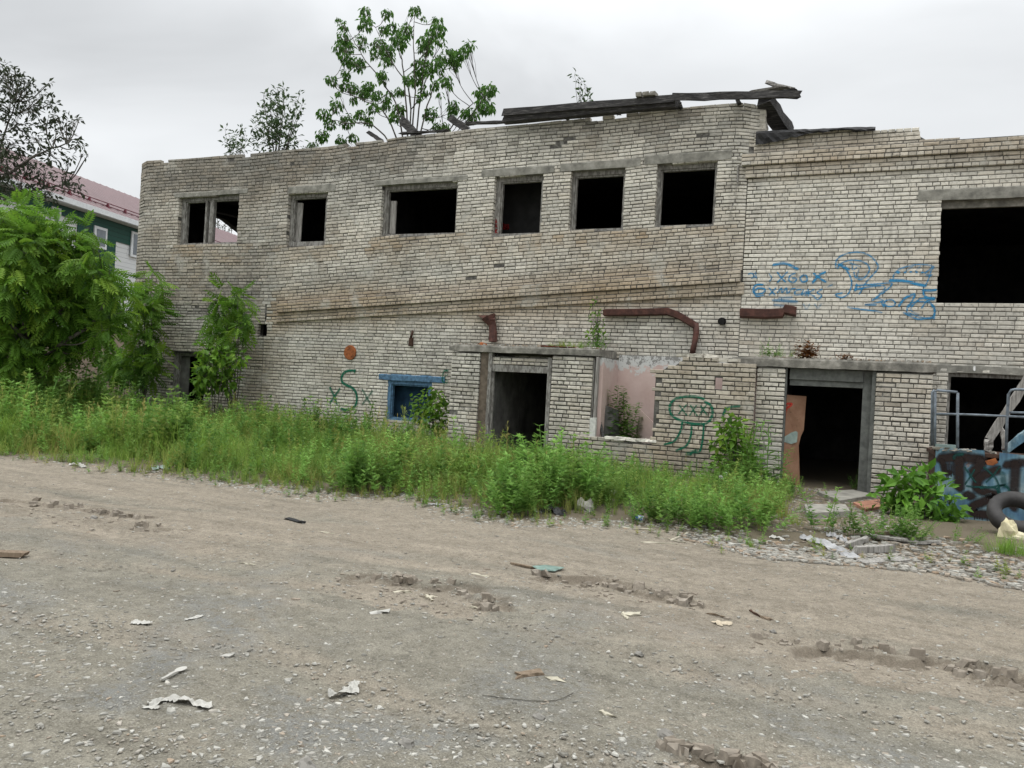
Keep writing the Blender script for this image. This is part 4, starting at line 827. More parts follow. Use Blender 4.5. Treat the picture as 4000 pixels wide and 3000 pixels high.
V = [hp(-1, -.55, ze-.12), hp(HL, -.55, ze-.12), hp(HL, 6, zr), hp(-1, 6, zr), hp(-1, 12.5, ze-.12), hp(HL, 12.5, ze-.12)]
mb.add(V, [(0, 1, 2, 3), (3, 2, 5, 4), (0, 3, 4), (1, 5, 2)])
for k in range(120):
    t = k*.52; mb.add([hp(t, -.5, ze-.08), hp(t+.04, -.5, ze-.05), hp(t+.04, 6, zr+.03), hp(t, 6, zr)], [(0, 1, 2, 3)])
rf = mb.build("roof", ROOFM, HO)
hbox(-1, HL, -.62, -.56, ze-.34, ze-.1, "gutter", WPVC); hbox(-1, HL, -.55, 0, ze-.36, ze-.26, "soffit", WPVC)
mb = MB(); sl_ = (zr-ze+.12)/6.55
for o, dz in ((.35, .06), (.35, .2)): mb.tube([hp(0, o, ze-.12+sl_*(o+.55)+dz), hp(HL, o, ze-.12+sl_*(o+.55)+dz)], .022, 5)
for k in range(50):
    t = .6+k*1.25; z = ze-.12+sl_*.9; mb.add([hp(t, .2, z-.2), hp(t, .5, z+.0), hp(t, .34, z+.2), hp(t+.1, .2, z-.2), hp(t+.1, .5, z+.0), hp(t+.1, .34, z+.2)], [(0, 1, 2), (5, 4, 3), (0, 2, 5, 3), (1, 4, 5, 2)])
mb.build("snow_guard", plain("dark_red_metal", (.11, .02, .03), .6), rf)
mb = MB(); a, b = pl(-700, 1330, 2.6), pl(560, 1292, 2.6); mb.box((a[0], 2.6, -.3), (b[0], 2.8, b[2]), jit=.02); tag(mb.build("plaster_wall", plain("brown_grey_plaster", (.25, .2, .155), .95, .2, 3)), "brownish plastered boundary wall half hidden behind the left-hand trees", "wall")

# ------------------------------------------------------------------ leaves, weeds, trees
def simple_leaf(w=.22, droop=.15): return np.array([(0, 0, 0), (.45, -w, .05), (1, 0, -droop), (.45, w, .05)]), [np.array([(0, 1, 2), (0, 2, 3)])]
def pinnate(pairs=5, ll=.42, lw=.09, droop=.3, sag=.12):
    V, f = [], []
    def P(x): return np.array([x, 0, -droop*x*x])
    for k in range(6): V += [P(k/5)+(0, -.008, 0), P(k/5)+(0, .008, 0)]
    f = [(2*k, 2*k+1, 2*k+3, 2*k+2) for k in range(5)]; q = []
    def lf(x, ang, L):
        b = P(x); d = np.array([math.cos(ang), math.sin(ang), -sag*2]); sd = np.array([-math.sin(ang), math.cos(ang), 0]); n = len(V)
        V.extend([b, b+d*L*.4-sd*lw+(0, 0, .02), b+d*L+(0, 0, -sag*L), b+d*L*.4+sd*lw+(0, 0, .02)]); q.append((n, n+1, n+2, n+3))
    for k in range(pairs):
        x = .25+.68*k/(pairs-1); s = 1-.45*abs(k-pairs*.4)/pairs
        for sg in (1, -1): lf(x, sg*1.05, ll*s)
    lf(1, 0, ll*.8); return np.array(V), [np.array(f+q)]
def leafset(mb, tpl, pos, dirs, size, val=None, roll=.6):
    pos = np.asarray(pos); k = len(pos); M = frames(dirs, rng.normal(0, roll, k)); s = np.asarray(size)
    if s.ndim == 0: s = size*rng.uniform(.7, 1.25, k)
    A = np.stack([np.clip(rng.normal(.45, .22, k) if val is None else val, 0, 1), rng.random(k)**4*.8, rng.random(k)], -1)
    mb.scatter(tpl[0], tpl[1], M*s[:, None, None], pos, A)
def unit(n): v = rng.normal(size=(n, 3)); return v/np.linalg.norm(v, axis=1)[:, None]
def tree(name, label, cat, base, stems, clusters, tpl, lsize, lm, dens, droop=.5, trunk_r=.06, twig=.006, group=None, bark=None, out=.6, sub=3):
    base = np.array(base, float); root = thing(name, label, cat, base, group); tb, cb = MB(), MB(); SP = []
    for s in stems:
        P = catmull([base]+[np.array(p, float) for p in s], 6); P[1:-1] += rng.normal(0, .012, (len(P)-2, 3)); SP.append(P)
        tb.tube(P, np.linspace(trunk_r, trunk_r*.22, len(P)), 7)
    allp = np.concatenate([np.column_stack([p, np.linspace(0, 1, len(p))]) for p in SP])
    for c, r in clusters:
        c = np.array(c, float); r = np.broadcast_to(np.array(r, float), (3,)); d = np.linalg.norm(allp[:, :3]-c, axis=1)+3.*np.maximum(0, allp[:, 2]-c[2]+.35*np.linalg.norm(allp[:, :2]-c[:2], axis=1))
        j = allp[d.argmin()]; mid = (j[:3]+c)/2+np.array([0, 0, -.12*np.linalg.norm(c-j[:3])]); P = catmull([j[:3], mid, c], 4); tb.tube(P, np.linspace(max(trunk_r*.35*(1-j[3]*.5), twig*1.8), twig, len(P)), 5)
        n = max(4, int(dens*(r.prod()**(2/3)))); u = unit(n); u = u*rng.uniform(.25, 1, (n, 1))**.5
        pos = c+u*r
        nt_ = max(3, n//6)
        for e in pos[:nt_]:
            s0 = P[rng.integers(len(P)//2, len(P))]; tb.tube([s0, (s0+e)/2+rng.normal(0, .03, 3), e], [twig, twig*.7, twig*.4], 3, cap=False)
        dr = u*out+np.array([0, 0, -droop])+rng.normal(0, .35, (n, 3)); leafset(cb, tpl, pos, dr, lsize)
    tb.build("trunk", bark or BARK, root); cb.build("crown", lm, root); return root
DI = simple_leaf(); PIN = pinnate(6, .36, .064, .25, .14); PIN4 = pinnate(4, .5, .11, .35, .2); BR = simple_leaf(.3, .2)
zt3 = lambda x, y: (1100+x/1.58, y/1.58)
YT = 2.2; b0 = pl(1612, 560, YT); b0[2] = 6.75
def C(x, y, Y, r): return (pl(*zt3(x, y), Y), r)
cl_ = [(520, 65, 28), (652, 80, 30), (820, 65, 30), (350, 115, 14), (385, 155, 26), (520, 140, 40), (880, 110, 14), (965, 130, 30), (965, 175, 36), (640, 180, 30), (690, 165, 30), (760, 200, 40), (780, 150, 18), (380, 230, 36), (350, 290, 30), (410, 280, 40), (490, 235, 28), (500, 285, 22), (600, 280, 45), (650, 310, 40), (730, 250, 45), (880, 250, 30), (890, 300, 40), (980, 250, 24), (920, 210, 30), (390, 350, 30), (470, 390, 42), (420, 380, 26), (1030, 340, 40), (1080, 340, 36), (1155, 280, 28), (1120, 320, 30), (1070, 390, 34), (860, 400, 45), (960, 400, 36), (910, 440, 28), (830, 480, 40), (780, 490, 24), (310, 490, 26), (280, 490, 16), (400, 455, 26), (440, 535, 32), (380, 525, 22), (350, 570, 16), (540, 540, 40), (590, 580, 28), (510, 580, 26), (440, 610, 22), (730, 560, 26), (625, 470, 26), (1020, 500, 32), (950, 520, 26), (980, 580, 14), (850, 600, 18), (680, 370, 22), (260, 700, 34), (340, 650, 36), (300, 760, 30), (400, 740, 40), (250, 830, 36), (370, 860, 30), (440, 840, 26), (540, 740, 30), (560, 660, 30), (640, 650, 26), (720, 680, 36), (690, 720, 24), (1060, 650, 30), (1250, 570, 40), (1290, 550, 30), (1200, 570, 16), (1180, 700, 36), (1270, 660, 36), (1300, 670, 18), (1230, 630, 22), (920, 700, 36), (1050, 690, 30), (960, 780, 26), (1010, 780, 26), (190, 890, 24), (480, 700, 28), (1130, 690, 22)]
for q in range(12):
    a_ = rng.uniform(0, 6.28); cl_.append((730+330*math.cos(a_)*rng.random()**.6, 400+270*math.sin(a_)*rng.random()**.6, rng.uniform(16, 30)))
CL = []
for x, y, r in cl_: CL.append(C(x, y, YT+rng.uniform(-1.1, 1.1), r*1.28/1.58*19.6/3100))
st = [[pl(*zt3(790, 600), 2.1), pl(*zt3(680, 380), 2.), pl(*zt3(580, 170), 2.)], [pl(*zt3(820, 560), 2.3), pl(*zt3(815, 250), 2.5), pl(*zt3(820, 90), 2.5)], [pl(*zt3(900, 650), 2.6), pl(*zt3(1000, 430), 2.9), pl(*zt3(1120, 320), 3.)], [pl(*zt3(700, 640), 1.9), pl(*zt3(520, 370), 1.5), pl(*zt3(400, 180), 1.5)], [pl(*zt3(860, 600), 2.6), pl(*zt3(880, 400), 2.4), pl(*zt3(950, 170), 2.2)], [pl(*zt3(650, 720), 2.), pl(*zt3(450, 600), 1.9), pl(*zt3(310, 490), 2.)], [pl(*zt3(1100, 720), 2.6), pl(*zt3(1250, 600), 2.8)], [pl(*zt3(600, 800), 2.), pl(*zt3(400, 760), 1.9), pl(*zt3(280, 730), 1.8)], [pl(*zt3(760, 500), 2.), pl(*zt3(720, 300), 1.8), pl(*zt3(690, 110), 1.8)]]
tree("roof_tree", "tall airy many-stemmed tree with drooping green clumps growing on the roof", "tree", b0, st, CL, DI, .135, LEAFROOF, 2500, .95, .026, .006, sub=2, out=.45)
def shrub(name, label, cat, pxs, Y, basepx, tpl, ls, lm, dens, tr=.02, droop=.1, zb0=None, jitY=.3, group=None, out=.7, sc=1.1, twig=.004):
    d = (Y-CAM[1]); b = pl(*basepx, Y); b[2] = b[2] if zb0 is None else zb0; cls = []; stems = []
    for x, y, r in pxs:
        yy = Y+rng.uniform(-jitY, jitY); c = pl(x, y, yy); k = np.dot(c-CAM, FW)/F; cls.append((c, r*sc*k)); stems.append([(b+c)/2+np.array([0, 0, .05]), c])
    return tree(name, label, cat, b, stems[:9], cls, tpl, ls, lm, dens, droop, tr, twig, group, out=out)
shrub("roof_shrub", "bushy grey-green shrub on the roof left of the roof tree", "shrub", [(1085, 345, 12), (1110, 345, 14), (1030, 370, 14), (1055, 385, 22), (1085, 390, 25), (1110, 400, 25), (1170, 370, 12), (1180, 410, 16), (1160, 430, 20), (1040, 440, 25), (1000, 460, 16), (1075, 450, 36), (1120, 460, 36), (1150, 480, 28), (1010, 500, 26), (1050, 510, 40), (1100, 520, 42), (1140, 525, 30), (1030, 555, 40), (1080, 565, 45), (1120, 560, 35), (1020, 415, 10), (1135, 380, 12)], 1.4, (1080, 600), DI, .15, LEAFGREY, 800, .02, -.2, 6.75)
shrub("roof_shrub", "smaller sparse shrub leftmost on the roof", "shrub", [(880, 505, 12), (895, 530, 14), (945, 500, 14), (925, 530, 20), (955, 530, 14), (885, 560, 16), (910, 570, 24), (945, 570, 24), (900, 590, 22), (970, 560, 12), (930, 590, 26)], 1.2, (925, 620), DI, .14, LEAFGREY, 700, .012, -.2, 6.75)
shrub("roof_sapling", "thin pale sapling rising behind the long charred fascia board", "sapling", [(2245, 292, 14), (2262, 300, 10), (2268, 325, 16), (2285, 335, 10), (2275, 350, 18), (2295, 360, 14), (2265, 375, 16), (2285, 385, 22), (2305, 390, 16), (2260, 395, 12)], 1.4, (2285, 440), DI, .11, LEAFGREY, 700, .012, -.2, 6.75, out=.8)
shrub("roof_sprout", "tuft of tiny leaves on the wall head between roof shrub and roof tree", "sprout", [(1212, 572, 10), (1235, 568, 10), (1222, 562, 8), (1185, 580, 6)], .5, (1220, 590), DI, .08, LEAFGREY, 900, .006, 0)
# dark tree far left, lush tree, saplings
def dcl(L, d, sc=1., jd=.8): return [(dep(x, y, d+rng.uniform(-jd, jd)), r*sc*d/F) for x, y, r in L]
DK = [(10, 260, 30), (45, 290, 28), (75, 300, 22), (30, 330, 40), (100, 320, 26), (120, 345, 22), (60, 370, 40), (160, 385, 30), (190, 325, 12), (205, 400, 22), (110, 420, 40), (30, 420, 40), (225, 450, 24), (170, 460, 34), (70, 480, 45), (260, 480, 26), (290, 470, 16), (310, 465, 10), (220, 520, 34), (140, 540, 40), (280, 545, 28), (40, 560, 50), (310, 560, 18), (325, 600, 14), (200, 600, 36), (270, 615, 22), (340, 610, 10), (110, 630, 45), (30, 650, 50), (170, 680, 40), (240, 690, 30), (290, 715, 22), (80, 720, 50), (20, 740, 45), (150, 750, 36), (200, 760, 30), (310, 735, 16), (270, 740, 18), (-60, 400, 60), (-60, 600, 80), (-50, 730, 60), (325, 755, 10)]
bD = dep(-120, 1350, 26.); bD[2] = 0
tree("dark_tree", "dark fine-leaved tree reaching in at the far upper left", "tree", bD, [[dep(-110, 900, 26), dep(-20, 640, 26), dep(60, 400, 26)], [dep(-90, 850, 26), dep(90, 640, 25.6), dep(260, 560, 25.5)], [dep(-80, 900, 26), dep(100, 760, 26.3), dep(250, 720, 26.4)]], dcl(DK, 26., 1.1), DI, .18, LEAFDK, 560, .1, .085, .012, sub=3)
LU = [(20, 800, 50), (90, 800, 60), (60, 870, 90), (150, 850, 70), (215, 880, 70), (120, 950, 100), (20, 960, 90), (250, 960, 80), (325, 900, 50), (350, 860, 26), (385, 950, 35), (330, 1000, 70), (60, 1060, 110), (180, 1050, 110), (300, 1090, 90), (400, 1060, 50), (425, 1000, 22), (420, 1130, 60), (470, 1110, 40), (350, 1180, 90), (230, 1180, 100), (100, 1180, 110), (0, 1180, 90), (430, 1210, 50), (485, 1180, 26), (300, 1270, 70), (160, 1290, 90), (40, 1300, 90), (400, 1260, 40), (90, 1370, 60), (240, 1340, 50), (-60, 1000, 110), (-60, 1250, 110), (370, 1330, 18), (20, 1400, 40)]
bL = gr(120, 1600); tree("lush_tree", "lush bright green tree with drooping feathery leaves at the left edge", "tree", (bL[0], bL[1], 0), [[dep(110, 1350, 18), dep(60, 1100, 18), dep(60, 880, 18)], [dep(150, 1350, 18), dep(280, 1150, 18), dep(310, 960, 18)], [dep(130, 1380, 18), dep(-20, 1200, 17.5), dep(-30, 1000, 17.5)], [dep(180, 1400, 18), dep(350, 1270, 17.6), dep(430, 1140, 17.5)]], dcl([(x_, y_+30, r_*.85) for x_, y_, r_ in LU], 17.6, 1., 1.), PIN, .38, LEAF, 600, .35, .07, .008)
GS = "feathery saplings against the left part of the wall"
def sap(label, pxs, Y, bp, dens=560, ls=.36, lm=LEAF, tpl=PIN): return shrub("sapling", label, "sapling", [(x_, y_+8, r_*.62) for x_, y_, r_ in pxs], Y, bp, tpl, ls, lm, dens, .018, .25, 0., .2, GS, out=.8)
sap("slender feathery sapling climbing the building's left corner", [(595, 1055, 16), (570, 1090, 30), (610, 1085, 26), (580, 1130, 46), (540, 1170, 45), (600, 1170, 46), (560, 1220, 60), (610, 1200, 36), (520, 1250, 50), (580, 1270, 50), (550, 1320, 55), (590, 1330, 45), (520, 1370, 50), (570, 1390, 55), (620, 1390, 36), (540, 1440, 60), (600, 1450, 50), (480, 1410, 50), (430, 1400, 36), (450, 1370, 30)], -.8, (560, 1540), 480)
sap("feathery sapling with bright top in front of the low dark doorway", [(890, 1110, 22), (880, 1140, 36), (930, 1150, 30), (850, 1160, 26), (870, 1190, 50), (940, 1200, 46), (960, 1230, 30), (830, 1240, 40), (890, 1240, 60), (950, 1270, 36), (850, 1290, 40), (910, 1300, 45), (870, 1350, 30), (900, 1380, 30)], -.8, (920, 1560), 520)
shrub("leafy_shrub", "round-leaved green shrub half covering the low dark doorway", "shrub", [(800, 1370, 30), (840, 1385, 40), (880, 1390, 30), (820, 1420, 42), (780, 1430, 20), (850, 1450, 45), (800, 1470, 40), (900, 1430, 30), (880, 1490, 40), (830, 1500, 40), (930, 1400, 24), (780, 1500, 30)], -1.2, (840, 1580), BR, .17, LEAF, 1000, .014, .2, 0.)
shrub("leafy_shrub", "dark leafy shrub beside the plaster wall left of the building", "shrub", [(440, 1400, 40), (470, 1440, 46), (500, 1400, 36), (420, 1370, 26), (450, 1480, 40), (510, 1460, 46), (400, 1420, 24)], .2, (480, 1540), BR, .17, LEAFROOF, 800, .014, .2, 0.)
shrub("distant_tree", "dark leafy tree glimpsed through the leftmost upper window", "tree", [(850, 865, 26), (870, 890, 30), (880, 850, 16), (895, 905, 20), (905, 890, 14), (840, 890, 14)], 38, (870, 1300), DI, .24, LEAFDK, 70, .12, .1, -1, .8, twig=.02)

# ------------------------------------------------------------------ weeds and grass on the strip in front of the wall
def blade_clump(n=10, spread=.07, lean=.55, w=.011, seg=3):
    V, f = [], []
    for _ in range(n):
        a = rng.uniform(0, 6.283); b = np.array([rng.normal(0, spread), rng.normal(0, spread), 0]); h = rng.uniform(.55, 1.); ln = abs(rng.normal(0, lean)); d = np.array([math.cos(a), math.sin(a), 0]); sd = np.array([-d[1], d[0], 0]); n0 = len(V)
        for k in range(seg+1):
            t = k/seg; p = b+d*ln*h*t*t*.9+np.array([0, 0, h*(t-.25*ln*t*t)]); ww = w*(1-t*.92)
            V += [p-sd*ww, p+sd*ww]
        f += [(n0+2*k, n0+2*k+1, n0+2*k+3, n0+2*k+2) for k in range(seg)]
    return np.array(V), [np.array(f)]
def weed_tpl(levels=11, leaf=.2, w=.2, lift=.5, stemw=.008, fork=True):
    V, f, q = [], [], []
    bend = rng.normal(0, .08, 2)
    def P(t): return np.array([bend[0]*t*t, bend[1]*t*t, t])
    for k in range(4): V += [P(k/3)+(-stemw, 0, 0), P(k/3)+(stemw, 0, 0), ]
    f = [(2*k, 2*k+1, 2*k+3, 2*k+2) for k in range(3)]
    a = rng.uniform(0, 6)
    for k in range(levels):
        t = .12+.88*k/(levels-1); L = leaf*(1.15-.75*t)*rng.uniform(.8, 1.2)
        for m in range(2 if k < levels-1 else 4):
            a += 2.4+rng.normal(0, .3); d = np.array([math.cos(a), math.sin(a), lift+rng.normal(0, .2)]); sd = np.array([-math.sin(a), math.cos(a), 0]); b = P(t)
            for (o, s) in (((0, 1.), (.75, .62), (-.75, .62)) if fork else ((0, 1.),)):
                dd = d+sd*o*.8; n = len(V); V.extend([b+d*L*.12, b+d*L*.1+dd*L*s*.45-sd*L*w*s, b+d*L*.1+dd*L*s-np.array([0, 0, L*.12]), b+d*L*.1+dd*L*s*.45+sd*L*w*s]); q.append((n, n+1, n+2, n+3))
    return np.array(V), [np.array(f+q)]
GT = [blade_clump(11) for _ in range(6)]; WT = [weed_tpl(12, .215, .21) for _ in range(5)]; NT = [weed_tpl(13, .3, .13, .35, .007, False) for _ in range(3)]
def rotz(k, s, tilt=.12):
    a = rng.uniform(0, 6.283, k); c, sn = np.cos(a), np.sin(a); M = np.zeros((k, 3, 3)); M[:, 0, 0] = c; M[:, 0, 1] = -sn; M[:, 1, 0] = sn; M[:, 1, 1] = c; M[:, 2, 2] = 1
    M[:, 0, 2] = rng.normal(0, tilt, k); M[:, 1, 2] = rng.normal(0, tilt, k); return M*np.asarray(s).reshape(-1, 1, 1)
BACK = lambda x: np.where((x > vx0) & (x < vx1), VY, np.where((x > x1a) & (x < p2b), PY, -.05))
def inside(x, y): return (y < BACK(x)-.06) & (y > np.interp(x, EDGE[:, 0], EDGE[:, 1])+.05)
def height(x, y):
    ed = np.interp(x, EDGE[:, 0], EDGE[:, 1])
    h = np.interp(x, [-22, -17, -14, -11, -8, -6, -4.4, -3, -1.5, -.6, .3, 1.5], [1.0, .98, .76, .68, .62, .62, .6, .5, .5, .36, .2, .2])
    return h*(.36+.64*sm(.0, 1.7, y-ed))*(.5+.85*vnoise(x, y, 1.15, 7)**1.3)*(.75+.5*vnoise(x, y, 3.1, 8))*(1-.25*sm(2.2, 0, BACK(x)-y))
def bare(x, y):                            # trodden ground before the right doorway, rubble, gaps by the road
    ed = np.interp(x, EDGE[:, 0], EDGE[:, 1]); path = sm(-.95, -.6, x)*sm(2.5, 1.6, x)
    return np.clip(path*1.0+.75*sm(1.3, .1, y-ed)*(vnoise(x, y, 1.3, 9) > .42)+.5*sm(-3.6, -2.8, x)*sm(.35, .6, vnoise(x, y, 1., 11))+.3*sm(.65, .8, vnoise(x, y, .9, 12)), 0, .985)
def scat(n, extra=None):
    x = rng.uniform(-21, 1.8, n*3); y = rng.uniform(-8.2, 0, n*3); ok = inside(x, y) & (rng.random(n*3) > bare(x, y)); x, y = x[ok][:n], y[ok][:n]; return x, y
mb = MB(); x, y = scat(9200); h = height(x, y)*rng.uniform(.55, 1.05, len(x)); z = gz(x, y)
yel = np.clip(.22+.1*sm(-8, -12, x)+.9*sm(.55, .8, vnoise(x, y, .8, 13))+.45*sm(.6, .1, y-np.interp(x, EDGE[:, 0], EDGE[:, 1])), 0, .9)*rng.random(len(x))
lum = np.clip(rng.normal(.5, .2, len(x))+.75*(vnoise(x, y, .8, 14)-.5)+np.interp(x, [-15, -9, -6, -4, -2], [.22, .15, -.22, -.05, .1]), 0, 1)
for j, T in enumerate(GT):
    s_ = slice(j, None, 6); k = len(x[s_]); M = rotz(k, h[s_]); mb.scatter(T[0]*[1.25, 1.25, 1], T[1], M, np.stack([x[s_], y[s_], z[s_]], -1), np.stack([lum[s_], yel[s_], lum[s_]], -1))
tag(mb.build("grass", GRASS, origin=(-8, -4, 0)), "tall grass growing along the wall", "grass", kind='stuff')
mb = MB(); x, y = scat(5200); keep = rng.random(len(x)) < np.clip(.25+1.1*vnoise(x, y, .7, 15)+.3*sm(-12, -17, x)-.55*sm(-9, -6, x)*sm(-3.9, -4.6, x)*sm(-5.5, -4.5, y), 0, 1); x, y = x[keep], y[keep]
h = height(x, y)*rng.uniform(.7, 1.25, len(x)); z = gz(x, y); lum = np.clip(rng.normal(.5, .2, len(x))+.9*(vnoise(x, y, .9, 16)-.5), 0, 1); yl = rng.random(len(x))**3*.6
for j, T in enumerate(WT):
    s_ = slice(j, None, 5); k = len(x[s_]); mb.scatter(T[0], T[1], rotz(k, h[s_]), np.stack([x[s_], y[s_], z[s_]], -1), np.stack([lum[s_], yl[s_], lum[s_]], -1))
tag(mb.build("weeds", WEED, origin=(-8, -4, 0)), "waist high leafy weeds growing along the wall", "weeds", kind='stuff')
def seedstalk():
    V, f = [], []
    for k in range(4): V += [(-.004, .05*k/3*k/3, k/3), (.004, .05*k/3*k/3, k/3)]
    f = [(2*k, 2*k+1, 2*k+3, 2*k+2) for k in range(3)]
    for k in range(22):
        t = rng.uniform(.72, 1.04); a = rng.uniform(0, 6.28); r = .055*(1.1-t)/.3+.012; n = len(V); c = np.array([math.cos(a)*r, .05*t*t+math.sin(a)*r, t+.03]); b0_ = np.array([0, .05*t*t, t-.03]); s_ = np.array([-math.sin(a), math.cos(a), 0])*.008
        V += [b0_, c-s_, c+(c-b0_)*.25, c+s_]; f.append((n, n+1, n+2, n+3))
    return np.array(V), [np.array(f)]
ST = [seedstalk() for _ in range(3)]; mb = MB(); x, y = scat(620); keep = vnoise(x, y, .9, 31) > .42; x, y = x[keep], y[keep]; h = height(x, y)*rng.uniform(.95, 1.3, len(x))
for j, T in enumerate(ST): s_ = slice(j, None, 3); k = len(x[s_]); mb.scatter(T[0]*[.9, .9, 1], T[1], rotz(k, h[s_], .14), np.stack([x[s_], y[s_], gz(x[s_], y[s_])], -1), np.stack([rng.uniform(.2, .8, k), rng.uniform(.2, 1, k), rng.random(k)], -1))
tag(mb.build("seed_stalks", GRASS, origin=(-8, -4, 0)), "pale seed stalks standing among the weeds", "grass", kind='stuff')
# low sprouts creeping over the road's edge
mb = MB(); n = 420; x = rng.uniform(-13, 2.2, n); ed = np.interp(x, EDGE[:, 0], EDGE[:, 1]); y = ed+rng.normal(.1, .22, n); k0 = rng.random(n) < np.where(x > -1.2, .35, .8); x, y = x[k0], y[k0]; n = len(x)
mb.scatter(WT[0][0]*[1.8, 1.8, 1], WT[0][1], rotz(n, rng.uniform(.05, .16, n)), np.stack([x, y, gz(x, y)], -1), np.stack([rng.random(n), rng.random(n)**2, rng.random(n)], -1))
tag(mb.build("sprouts", WEED, origin=(-5, -7, 0)), "low sprouts along the road edge", "weeds", kind='stuff')
# single plants
def weedbush(name, label, cat, px, spread, n, hgt, tpls=None, m=None, group=None, pos=None, yel=.25, lum=.5, tilt=.16, z0=None):
    b = gr(*px) if pos is None else np.array(pos, float); zz_ = float(gz(b[0], b[1])) if z0 is None else z0
    mb = MB(); tpls = tpls or WT
    for T in tpls:
        k = max(1, n//len(tpls)); r = np.sqrt(rng.random(k)); a = rng.uniform(0, 6.28, k); ox, oy = r*np.cos(a)*spread, r*np.sin(a)*spread
        hh = hgt*(1-.45*r*r)*rng.uniform(.72, 1.1, k); M = rotz(k, hh, tilt); M[:, 0, 2] += ox*.55/spread*spread; M[:, 1, 2] += oy*.5
        mb.scatter(T[0]*[1.05, 1.05, 1], T[1], M, np.stack([b[0]+ox, b[1]+oy, np.full(k, zz_) if z0 is not None else gz(b[0]+ox, b[1]+oy)], -1), np.stack([np.clip(rng.normal(lum, .2, k), 0, 1), rng.random(k)**3*yel, rng.random(k)], -1))
    return tag(mb.build(name, m or WEED, origin=(b[0], b[1], zz_)), label, cat, group)
GB2 = "weed clumps beside the road"
weedbush("weed_clump", "dense dark green weed clump at the road's edge below the blue framed opening", "weed", (1420, 1925), .4, 46, .74, group=GB2, lum=.5)
weedbush("weed_clump", "fluffy weed clump on the road's edge just left of the black rag", "weed", (2010, 2010), .36, 36, .74, group=GB2, lum=.7)
weedbush("weed_clump", "tall light green weed clump before the left doorway's right pier", "weed", (2170, 1975), .6, 56, .95, group=GB2, lum=.75)
weedbush("weed_clump", "low weed clump behind the blue drink can", "weed", (2560, 2050), .3, 24, .5, group=GB2, lum=.3)
weedbush("weed_clump", "broad weed clump below the green drawn jellyfish figure", "weed", (2700, 2055), .5, 46, .5, group=GB2, lum=.75)
weedbush("weed_clump", "bushy weed clump by the road, left of the right doorway", "weed", (2900, 2075), .45, 46, .6, group=GB2, lum=.7)
weedbush("weed_clump", "thin upright weed standing alone in front of the right doorway", "weed", (3205, 2095), .16, 9, .62, group=GB2, lum=.4)
weedbush("weed_clump", "sparse thin-stemmed weeds on rubble right of the lone upright weed", "weed", (3330, 2120), .09, 9, .42, group=GB2, lum=.35)
weedbush("weed_clump", "feathery weed clump in front of the bright green bush", "weed", (3480, 2130), .32, 36, .44, group=GB2, lum=.45)
weedbush("weed_clump", "low yellowish weeds between the bright green bush and the tyre", "weed", (3720, 2140), .25, 18, .24, group=GB2, yel=.8)
weedbush("grass_tuft", "grass tuft at the picture's right border below the tyre", "grass tuft", (3935, 2200), .2, 26, .3, tpls=GT[:2], m=GRASS, lum=.7)
weedbush("grass_tuft", "small lone grass tuft on the road left of the board pile", "grass tuft", (2930, 2140), .04, 9, .16, tpls=GT[2:4], m=GRASS, yel=.8)
weedbush("grass_tuft", "dry reddish grass tuft beside the path to the right doorway", "grass tuft", (3100, 2070), .15, 12, .22, tpls=GT[2:4], m=GRASS, yel=1)
weedbush("mugwort", "dark spiky mugwort stand in the gap of the pink-walled lobby", "plant", None, .26, 18, 1.72, tpls=[weed_tpl(40, .16, .26, .15, .003, False) for _ in range(3)], pos=(pl(2425, 1600, -.8)[0], -.75, .0), lum=.3, tilt=.03, z0=.0)
weedbush("mugwort", "tall narrow-leaved green mugwort beside the right doorway's left pier", "plant", (2950, 1935), .42, 15, 1.15, tpls=NT, group=None, lum=.45)
shrub("leafy_shrub", "green shrub with drooping leaves against the lobby wall, under the jellyfish drawing", "shrub", [(2850, 1620, 16), (2885, 1630, 16), (2830, 1660, 26), (2880, 1670, 30), (2850, 1710, 40), (2900, 1720, 36), (2810, 1730, 30), (2860, 1770, 46), (2920, 1780, 36), (2830, 1800, 36), (2880, 1830, 46), (2940, 1840, 40), (2820, 1850, 20)], VY-.35, (2880, 1900), BR, .15, LEAF, 1150, .012, .3, 0., .15)
shrub("broadleaf_bush", "bright green large-leaved bush beside the blue platform", "bush", [(3500, 1900, 40), (3560, 1880, 46), (3620, 1880, 46), (3470, 1940, 40), (3530, 1940, 55), (3600, 1940, 60), (3670, 1930, 46), (3710, 1960, 36), (3560, 1990, 50), (3640, 2000, 56), (3710, 2010, 40), (3600, 2040, 40), (3670, 2050, 40), (3500, 1985, 30), (3740, 2040, 24), (3430, 1960, 16)], -3.6, (3610, 2090), BR, .17, BROAD, 1150, .014, .25, 0., .25)
shrub("leafy_shrub", "light green sapling shrub in the corner between blue opening and left porch", "shrub", [(1700, 1525, 20), (1670, 1545, 26), (1715, 1555, 26), (1650, 1580, 30), (1690, 1590, 36), (1725, 1600, 22), (1640, 1620, 30), (1690, 1640, 40), (1610, 1560, 12), (1715, 1650, 30)], -.75, (1690, 1700), BR, .14, LEAF, 1100, .01, .3, 0., .12)
shrub("porch_sapling", "leafy sapling rooted on the left porch slab's right end", "sapling", [(2335, 1175, 14), (2325, 1195, 16), (2340, 1215, 18), (2310, 1225, 14), (2335, 1245, 22), (2320, 1270, 22), (2345, 1290, 26), (2320, 1305, 24), (2350, 1320, 22), (2310, 1325, 18)], PY+.5, (2335, 1345), BR, .09, LEAF, 900, .008, .15, sa[3], .06)
weedbush("grass_tuft", "thin grass growing along the top of the left porch slab", "grass tuft", None, .4, 42, .3, tpls=GT[:3], m=GRASS, pos=(pl(2220, 1345, PY+.3)[0], PY+.45, 0), yel=.9, lum=.7, z0=sa[3]-.01)
